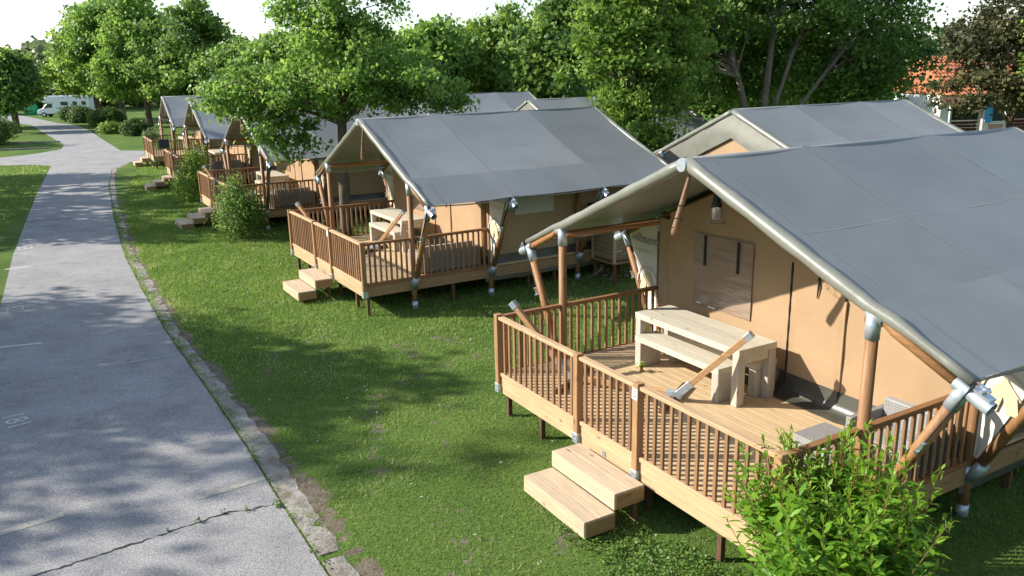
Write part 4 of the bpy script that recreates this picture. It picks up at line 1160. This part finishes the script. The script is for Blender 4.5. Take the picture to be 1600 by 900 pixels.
for k, (x, y, r0, h0, lab, lf) in enumerate([(-32.8, 72.6, 1.15, 1.25, 'clipped round bush nearest to the farthest front tent', 'hedge'), (-42.0, 87.4, 1.6, 1.9, 'tall clipped bush by the tree trunks beside the road', 'hedge'), (-44.0, 88.8, 1.0, 1.5, 'bright clipped bush touching the taller one beside the road', 'bright'),
        (-50.2, 97.5, 1.6, 1.7, 'wide dark clipped bush below the motorhome windows', 'hedge'), (-53.5, 101.5, 1.3, 1.7, 'clipped bush by the cab of the motorhome', 'hedge'), (-40.8, 65.0, 2.0, 2.3, 'dark bush at the left edge of the picture', 'dark'),
        (-36.6, 76.0, 0.9, 0.8, 'small loose bush between the clipped bushes and the tree trunk', 'bright'), (19.5, 43.5, 1.8, 2.6, 'clipped hedge bush behind the right-hand roofs', 'hedge')]):
    bush('clipped_bush', lab, (x, y, 0), 50 + k, [(0, 0, h0 * 0.5, r0 * 0.9, r0 * 0.9, h0 * 0.5), (r0 * 0.3, 0, h0 * 0.55, r0 * 0.6, r0 * 0.6, h0 * 0.42)], 200, 22, 0.2, 0.3, lf, 'clipped bushes')

# the leafy shoots in the foreground
def willow_bush():
    r = np.random.default_rng(8)
    root = tag(empty('leafy_shrub', on_tent(0, 2.92, 0.22)), 'upright leafy shrub with light green lance-shaped leaves in front of the nearest deck', 'shrub')
    ms = MB(); P, A, N, S, T_ = [], [], [], [], []
    for k in range(215):
        an = r.uniform(0, 2 * np.pi); q = 0.36 * math.sqrt(r.random())
        base = np.array([q * math.cos(an), q * math.sin(an), 0])
        outw = np.array([math.cos(an), math.sin(an)]) * r.uniform(0.05, 0.62) + r.normal(0, 0.06, 2)
        hgt = r.uniform(0.9, 1.42) * (1.22 if k % 6 == 0 else 1.0) * (1.18 - 0.45 * np.linalg.norm(outw))
        if k % 13 == 0: hgt *= 1.12
        bend = r.normal(0, 0.05, 2)
        pts = []
        for t in np.linspace(0, 1, 9):
            xy = base[:2] + outw * (t ** 1.15) + bend * math.sin(math.pi * t)
            pts.append(np.array([xy[0], xy[1], hgt * t]))
        ms.tube([Vector(p) for p in pts], [0.0065 * (1 - 0.8 * t) + 0.0012 for t in np.linspace(0, 1, 9)], 5, False)
        nl = int(30 * hgt)
        ph = r.uniform(0, 6.28)
        for j in range(nl):
            t = 0.16 + 0.84 * (j + r.random() * 0.4) / nl; f = t * 8; i = min(7, int(f)); fr = f - i
            p = pts[i] * (1 - fr) + pts[i + 1] * fr
            d = pts[i + 1] - pts[i]; d /= np.linalg.norm(d)
            aa = ph + j * 2.4
            rad_ = np.array([math.cos(aa), math.sin(aa), 0.0])
            tip = max(0.0, (t - 0.82) / 0.18)
            L_ = r.uniform(0.11, 0.17) * (1 - 0.55 * tip)
            ax = rad_ * (1 - 0.6 * tip) + d * (0.35 + 0.9 * tip) + np.array([0, 0, -0.12 + r.normal(0, 0.18)])
            ax /= np.linalg.norm(ax)
            P.append(p + ax * L_ * 0.55); A.append(ax); N.append(np.cross(np.cross(ax, d), ax) * 1.0 + r.normal(0, 0.22, 3)); S.append(L_)
            T_.append(min(1, max(0, 0.28 + 0.45 * t * t + 0.25 * tip + r.normal(0, 0.14))))
    P, A, N, S, T_ = map(np.array, (P, A, N, S, T_))
    n = len(P); N /= np.linalg.norm(N, axis=1, keepdims=True)
    A = A - N * np.sum(A * N, 1, keepdims=True); A /= np.linalg.norm(A, axis=1, keepdims=True); B = np.cross(N, A)
    s = S[:, None]; prof = [(-0.5, 0.0, 0.0), (-0.2, 0.135, 0.03), (0.12, 0.15, 0.03), (0.5, 0.0, -0.06), (0.12, -0.15, 0.03), (-0.2, -0.135, 0.03)]
    v = np.stack([P + A * s * a_ + B * s * b_ * 1.0 + N * s * c_ for a_, b_, c_ in prof] + [P - A * s * 0.2, P + A * s * 0.12], 1)
    # two rows of quads either side of the midrib
    base = np.arange(n)[:, None] * 8
    q = np.concatenate([base + np.array(z) for z in ([0, 6, 1, 1], [6, 7, 2, 1], [7, 3, 2, 2], [0, 5, 6, 6], [5, 4, 7, 6], [4, 3, 7, 7])])
    tri = np.concatenate([np.stack([q[:, 0], q[:, 1], q[:, 2]], 1), np.stack([q[:, 0], q[:, 2], q[:, 3]], 1)])
    tri = tri[(tri[:, 0] != tri[:, 1]) & (tri[:, 1] != tri[:, 2]) & (tri[:, 0] != tri[:, 2])]
    link('foliage', np_mesh('foliage', v.reshape(-1, 3), tri, 'shoot', np.repeat(T_, 8), True), root)
    ms.build('stems', 'stem', root)
    # broad low leaves at its foot
    n = 260; a_ = r.uniform(-1.6, 1.2, n); q = r.uniform(0.35, 0.85, n)
    pos = np.stack([q * np.cos(a_), q * np.sin(a_), r.uniform(0.08, 0.42, n)], 1)
    nn = r.normal(0, 0.35, (n, 3)); nn[:, 2] = 1
    v, f = leaves(pos, nn, r.uniform(0.07, 0.13, n), r, 0.75, 0.2)
    link('low_leaves', np_mesh('low_leaves', v, f, 'clover', np.repeat(np.clip(r.normal(0.4, 0.2, n), 0, 1), 4)), root)
willow_bush()
bush('deck_weed', 'tiny green plant growing on the deck beside the bench of the nearest tent', on_tent(0, -1.42, 1.66, ZD), 91, [(0, 0, 0.07, 0.05, 0.05, 0.06)], 5, 3, 0.07, 0.05, 'bright', stems=3)
bush('flower_plant', 'white flowering plant on the railing corner of the farthest front tent', on_tent(4, -2.2, 0.35, ZD), 92, [(0, 0, 0.75, 0.45, 0.3, 0.3)], 40, 18, 0.12, 0.2, 'haze_pale', stems=5, tmean=0.9)

# ------------------------------------------------------------------ shed, motorhome, container, houses, small things
M['shed'] = wood('shed_plank_wood', (0.30, 0.20, 0.11), 0.3, 'x', 0.75, 0.15)
M['shedy'] = wood('shed_side_plank_wood', (0.30, 0.21, 0.13), 0.3, 'y', 0.75, 0.15)
M['tar'] = surf('tar_paper', (0.03, 0.03, 0.033), 0.8, 0.3, 6)
M['stone'] = surf('grey_stone', (0.17, 0.15, 0.12), 0.9, 0.3, 6)
def make_shed():
    T = tag(empty('plank_shed', on_tent(1, 3.02, 5.95), heading(1)), 'small raised plank shed beside the side wall of the second tent', 'shed')
    MB().box((-0.39, -0.39, 0.5), (0.39, 0.39, 1.70)).build('body', 'leg', T)
    px = MB().box((-0.37, 0, 0), (0.37, 0.02, 0.108)).mesh('plank', 'shed', 0.004)
    py = MB().box((0, -0.37, 0), (0.02, 0.37, 0.108)).mesh('plank', 'shedy', 0.004)
    for k in range(10):
        z = 0.56 + k * 0.113
        link('plank', px, T, (0, -0.412, z)); link('plank', py, T, (0.392, 0, z)); link('plank', py, T, (-0.412, 0, z))
    for x in (-1, 1):
        for y in (-1, 1):
            MB().box((x * 0.40 - 0.03, y * 0.40 - 0.03, 0.48), (x * 0.40 + 0.03, y * 0.40 + 0.03, 1.72)).build('corner_post', 'fascia', T, 0.004)
            MB().box((x * 0.36 - 0.03, y * 0.36 - 0.03, -0.03), (x * 0.36 + 0.03, y * 0.36 + 0.03, 0.5)).build('leg', 'leg', T)
    MB().box((-0.43, -0.43, 0.46), (0.43, 0.43, 0.495)).build('floor', 'fasciay', T, 0.004)
    MB().box((-0.5, -0.5, 1.722), (0.5, 0.5, 1.76)).build('roof', 'tar', T, 0.005)
    for z in (0.75, 1.3): MB().box((0.425, -0.40, z), (0.433, -0.2, z + 0.03)).build('hinge', 'galv', T)
make_shed()
r = random.Random(4)
for k in range(12):
    x, y, z = on_tent(1, 2.2 + r.random() * 0.9, 5.7 + r.random() * 0.9)
    c = 0.05 + r.random() * 0.04; m = MB()
    m.tube([(-c * 0.9, 0, c * 0.5), (-c * 0.4, 0, c * 0.55), (c * 0.3, 0.01, c * 0.55), (c, 0, c * 0.45)], [c * 0.4, c * 0.75, c * 0.7, c * 0.3], 7)
    o = m.build('stone', 'stone', None, 0, (x, y, 0.0), (0, 0, r.random() * 6))
    tag(o, 'rounded grey stone lying under the small plank shed', 'stone', 'stones under the shed')
hp = [Vector(on_tent(1, 2.75 + 0.25 * math.sin(k * 0.5), 5.35 + k * 0.05, 0.05 + 0.3 * abs(math.sin(k * 0.33)))) for k in range(12)]
tag(MB().tube(hp, 0.014, 6).build('water_hose', 'kerb'), 'thin pale hose looping under the tent side beside the plank shed', 'hose')

# motorhome
M['van_white'] = surf('white_van_paint', (0.72, 0.75, 0.80), 0.25, 0.04, 2, coat=0.4)
M['van_grey'] = surf('grey_stripe', (0.33, 0.37, 0.43), 0.35, 0.1, 3)
M['window_dark'] = surf('dark_glass', (0.03, 0.04, 0.05), 0.08, 0.2, 2, spec=0.8)
M['tyre'] = surf('tyre_rubber', (0.02, 0.02, 0.02), 0.8, 0.2, 9)
M['red'] = surf('red_lamp', (0.5, 0.03, 0.02), 0.3, 0.1, 5)
M['bank_green'] = surf('green_plastic', (0.03, 0.42, 0.17), 0.4, 0.12, 3)
def motorhome():
    T = tag(empty('motorhome', (-60.9, 116.2, 0), R(4)), 'white motorhome parked on the grass beside the far bend of the road', 'motorhome')
    def prof(pts, w0, w1, name, mat, par, bev=0.03):
        n = len(pts); vs = [(x, w0, z) for x, z in pts] + [(x, w1, z) for x, z in pts]
        fs = [tuple(range(n)), tuple(reversed(range(n, 2 * n)))] + [((i + 1) % n, i, n + i, n + (i + 1) % n) for i in range(n)]
        return MB().add(vs, fs).build(name, mat, par, bev)
    prof([(-1.75, 0.45), (2.9, 0.45), (2.9, 2.75), (2.5, 2.85), (-2.4, 2.88), (-3.1, 2.62), (-3.35, 2.15), (-3.2, 1.95), (-1.95, 1.9)], -1.1, 1.1, 'body', 'van_white', T, 0.08)
    cab = prof([(-4.15, 0.42), (-1.76, 0.42), (-1.76, 1.92), (-2.75, 1.92), (-3.45, 1.22), (-4.05, 1.05), (-4.22, 0.75)], -0.98, 0.98, 'cab', 'van_white', T, 0.07)
    prof([(-3.40, 1.25), (-2.83, 1.82), (-2.87, 1.85), (-3.44, 1.28)], -0.85, 0.85, 'windscreen', 'window_dark', cab, 0.0)
    for s in (-1, 1):
        y = s * 0.985
        prof([(-3.15, 1.28), (-2.1, 1.28), (-2.1, 1.80), (-2.72, 1.80)], y - 0.006, y + 0.006, 'side_window', 'window_dark', cab, 0.0)
        prof([(-3.1, 1.2), (-2.95, 1.2), (-2.95, 1.42), (-3.1, 1.42)], y + s * 0.12 - 0.05, y + s * 0.12 + 0.05, 'mirror', 'tyre', cab, 0.01)
        MB().box((-4.215, s * 0.72 - 0.16, 0.80), (-4.13, s * 0.72 + 0.16, 0.98)).build('headlight', 'bright_steel', cab, 0.02)
        for (x0, x1) in ((-0.9, 0.1), (0.7, 1.3), (1.9, 2.5)):
            w_ = MB().box((x0, s * 1.104 - 0.008, 1.55), (x1, s * 1.104 + 0.008, 2.05)).build('window', 'window_dark', T, 0.004)
        MB().box((-1.6, s * 1.103 - 0.004, 1.10), (2.85, s * 1.103 + 0.004, 1.28)).build('stripe', 'van_grey', T)
        for x in (-3.35, 1.4):
            w_ = MB().tube([(x, s * 0.78, 0.34), (x, s * 0.80, 0.34), (x, s * 1.0, 0.34), (x, s * 1.02, 0.34)], [0.28, 0.34, 0.34, 0.28], 18).build('wheel', 'tyre', T)
            MB().tube([(x, s * 1.015, 0.34), (x, s * 1.03, 0.34)], 0.2, 14).build('hub_cap', 'galv', w_)
        MB().box((2.9, s * 0.9 - 0.1, 0.85), (2.93, s * 0.9 + 0.1, 1.2)).build('tail_lamp', 'red', T)
    MB().box((0.4, -0.35, 2.88), (1.1, 0.35, 2.96)).build('roof_hatch', 'van_grey', T, 0.02)
    MB().box((-4.3, -0.9, 0.38), (-4.1, 0.9, 0.6)).build('bumper', 'van_grey', T, 0.03)
motorhome()
bk = tag(empty('bottle_bank', (-72.4, 126.4, 0)), 'round green recycling container beyond the motorhome', 'container')
MB().tube([(0, 0, 0.02), (0, 0, 0.1), (0, 0, 0.9), (0, 0, 1.45), (0, 0, 1.85), (0, 0, 2.02)], [0.86, 0.95, 0.98, 0.85, 0.5, 0.12], 20).build('body', 'bank_green', bk)
MB().tube([(0.1, -0.72, 1.55), (0.12, -0.78, 1.55)], 0.16, 14).build('slot', 'tyre', bk)
MB().box((-0.35, -0.965, 0.95), (0.35, -0.955, 1.3)).build('label_plate', 'white', bk)

M['tiles'] = surf('orange_roof_tiles', (0.50, 0.17, 0.08), 0.8, 0.3, 5, rnd=0.05, bump=0.6, bscale=9)
M['pink'] = surf('pink_plaster', (0.62, 0.34, 0.36), 0.85, 0.1, 2)
M['plaster'] = surf('white_plaster', (0.74, 0.73, 0.70), 0.85, 0.08, 2)
M['shutter'] = surf('blue_shutter_paint', (0.07, 0.33, 0.62), 0.5, 0.12, 4)
M['maroon'] = wood('maroon_fence_wood', (0.14, 0.055, 0.045), 0.3, 'x', 0.7, 0.15, False)
M['awning'] = surf('dark_awning_fabric', (0.045, 0.045, 0.055), 0.8, 0.2, 3)
def tiled_slope(par, x0, x1, ya, za, yb, zb, rows, name='tile_row'):
    """courses of roof tiles from eave (ya,za) to ridge (yb,zb)"""
    d = Vector((0, yb - ya, zb - za)) / rows
    L_ = x1 - x0; n = max(8, int(L_ / 0.25)); vs = []
    up = Vector((0, -(zb - za), yb - ya)).normalized() * (1 if yb > ya else -1)
    for i in range(n * 2 + 1):
        x = x0 + L_ * i / (n * 2); wv = 0.035 * (1 if i % 2 else 0)
        p = up * (0.05 + wv); q = d * 1.08 + up * wv
        vs += [(x, p.y, p.z), (x, q.y, q.z), (x, 0, 0)]
    fs = [(3 * i + 3, 3 * i + 4, 3 * i + 1, 3 * i) for i in range(n * 2)] + [(3 * i + 2, 3 * i + 5, 3 * i + 3, 3 * i) for i in range(n * 2)]
    me = MB().add(vs, fs, False).mesh(name, 'tiles')
    for k in range(rows): link(name, me, par, (0, ya + d.y * k, za + d.z * k))
def house():
    H = tag(empty('pink_house', (35.5, 58.0, 0), R(4)), 'pink house with orange tiled roof and blue shutters at the right', 'house')
    MB().box((-4.6, -3.5, -0.1), (9, 3.5, 2.75)).build('wall', 'pink', H)
    MB().box((-7.2, -2.9, -0.1), (-4.61, 3.0, 2.7)).build('wall', 'plaster', H)
    g = MB().add([(-7.3, -4.0, 2.70), (9.2, -4.0, 2.70), (9.2, 0, 5.1), (-7.3, 0, 5.1), (-7.3, 4.0, 2.70), (9.2, 4.0, 2.70)], [(0, 1, 2, 3), (3, 2, 5, 4), (0, 3, 4), (1, 5, 2), (0, 4, 5, 1)]).build('roof', 'tiles', H)
    tiled_slope(g, -7.4, 9.3, -4.1, 2.68, 0, 5.15, 11)
    MB().box((-1.0, 0.4, 4.5), (-0.4, 1.0, 5.9)).build('chimney', 'plaster', g, 0.01)
    for x in (-3.6, -0.7, 1.8, 4.6):
        wn = MB().box((x - 0.5, -3.56, 0.85), (x + 0.5, -3.505, 2.15)).build('window', 'plaster', H)
        MB().box((x - 0.4, -3.585, 0.95), (x + 0.4, -3.565, 2.05)).build('pane', 'window_dark', wn)
        MB().box((x - 0.6, -3.62, 0.74), (x + 0.6, -3.505, 0.84)).build('sill', 'plaster', wn)
        for s in (-1, 1): MB().box((x + s * 0.68 - 0.24, -3.60, 0.88), (x + s * 0.68 + 0.24, -3.51, 2.12)).build('shutter', 'shutter', wn, 0.01)
    MB().box((-4.62, -3.53, -0.1), (-4.2, -3.5, 2.7)).build('corner_trim', 'plaster', H)
house()
def terrace(name, lab, loc, L_, rz):
    T = tag(empty(name, loc, rz), lab, 'screen', 'terrace screens')
    for x in (0, L_): MB().box((x - 0.06, -0.06, -0.05), (x + 0.06, 0.06, 2.55)).build('post', 'plaster', T, 0.006)
    MB().box((0.07, -0.02, 1.60), (L_ - 0.07, 0.02, 2.32)).build('awning_sheet', 'awning', T)
    MB().add([(-0.2, -0.5, 2.36), (L_ + 0.2, -0.5, 2.36), (L_ + 0.2, 0.9, 2.75), (-0.2, 0.9, 2.75), (-0.2, -0.5, 2.42), (L_ + 0.2, -0.5, 2.42), (L_ + 0.2, 0.9, 2.81), (-0.2, 0.9, 2.81)],
             [(3, 2, 1, 0), (4, 5, 6, 7), (0, 1, 5, 4), (1, 2, 6, 5), (2, 3, 7, 6), (3, 0, 4, 7)]).build('roof', 'maroon', T)
    sl = MB().box((0.07, -0.02, 0), (L_ - 0.07, 0.02, 0.16)).mesh('slat', 'maroon', 0.004)
    for k in range(6): link('slat', sl, T, (0, 0, 0.45 + k * 0.185))
terrace('terrace_screen', 'dark awning and maroon slatted screen with pale post left of the plum trunk', (24.6, 46.0, 0), 1.65, R(3))
terrace('terrace_screen', 'dark awning and maroon slatted screen right of the plum trunk', (27.9, 46.3, 0), 3.0, R(3))
fp = tag(flat_poly('footpath', [(30, 79), (52, 83), (52, 86.5), (30, 82)], 0.012, 'kerb'), 'pale path on the far lawn', kind='structure')
fh = tag(empty('farmhouse', (-97, 168, 0), R(20)), 'low house with faded red roof far beyond the green container', 'house')
MB().box((-6, -4, -0.1), (6, 4, 3.2)).build('wall', 'plaster', fh)
MB().add([(-6.4, -4.5, 3.1), (6.4, -4.5, 3.1), (6.4, 0, 6.2), (-6.4, 0, 6.2), (-6.4, 4.5, 3.1), (6.4, 4.5, 3.1)], [(0, 1, 2, 3), (3, 2, 5, 4), (0, 3, 4), (1, 5, 2), (0, 4, 5, 1)]).build('roof', 'tiles', fh)
for x in (-3.5, 0, 3.5): MB().box((x - 0.5, -4.03, 1.1), (x + 0.5, -4.005, 2.3)).build('window', 'window_dark', fh)
# low pale kerbs in the grass left of the junction
for (a0, b0, lab) in [((-33.6, 60.2), (-43, 57.5), 'low pale kerb line in the grass beside the junction'), ((-36.2, 66.5), (-46, 66.0), 'low pale kerb line in the shaded grass farther from the junction')]:
    tag(MB().beam((*a0, 0.05), (*b0, 0.05), 0.14, 0.14).build('kerb_line', 'kerb', None, 0.01), lab, 'kerb', 'kerb lines')
# dark cloth over the side rail of the farthest tent
cl = MB(); n = 8; vs = []
for j in range(7):
    t = j / 6; a_ = math.pi * t
    for i in range(n + 1):
        vs.append((-0.06 * math.cos(a_) if 0 < j < 6 else (-0.075 if j == 0 else 0.075), -0.25 + 0.5 * i / n, (0.05 * math.sin(a_) + 0.02 * math.sin(i)) if 0 < j < 6 else -0.45 - 0.03 * math.sin(i * 2)))
cl.add(vs, [(j * (n + 1) + i, j * (n + 1) + i + 1, (j + 1) * (n + 1) + i + 1, (j + 1) * (n + 1) + i) for j in range(6) for i in range(n)], True)
tag(cl.build('draped_cloth', 'awning', None, 0, on_tent(4, D, 0.55, ZR + 0.03), (0, 0, heading(4))), 'dark cloth hung over the side rail of the farthest front tent', 'cloth')

# pale fallen leaves and daisies dotted over the lawn
r = np.random.default_rng(17)
P = r.uniform((-8, 5.5), (3, 24), (900, 2)); P = P[~in_poly(P[:, 0], P[:, 1], ROADN)][:520]
nn = r.normal(0, 0.3, (len(P), 3)); nn[:, 2] = 1
v, f = leaves(np.concatenate([P, r.uniform(0.03, 0.05, (len(P), 1))], 1), nn, r.uniform(0.02, 0.05, len(P)), r, 0.7, 0.2)
M['fallen'] = leafmat('dry_leaf', (0.35, 0.28, 0.15), (0.62, 0.60, 0.52), 0.2)
tag(link('fallen_leaves', np_mesh('fallen_leaves', v, f, 'fallen', np.repeat(r.random(len(P)), 4))), 'pale dry leaves and daisies scattered over the lawn', 'leaves', kind='stuff')
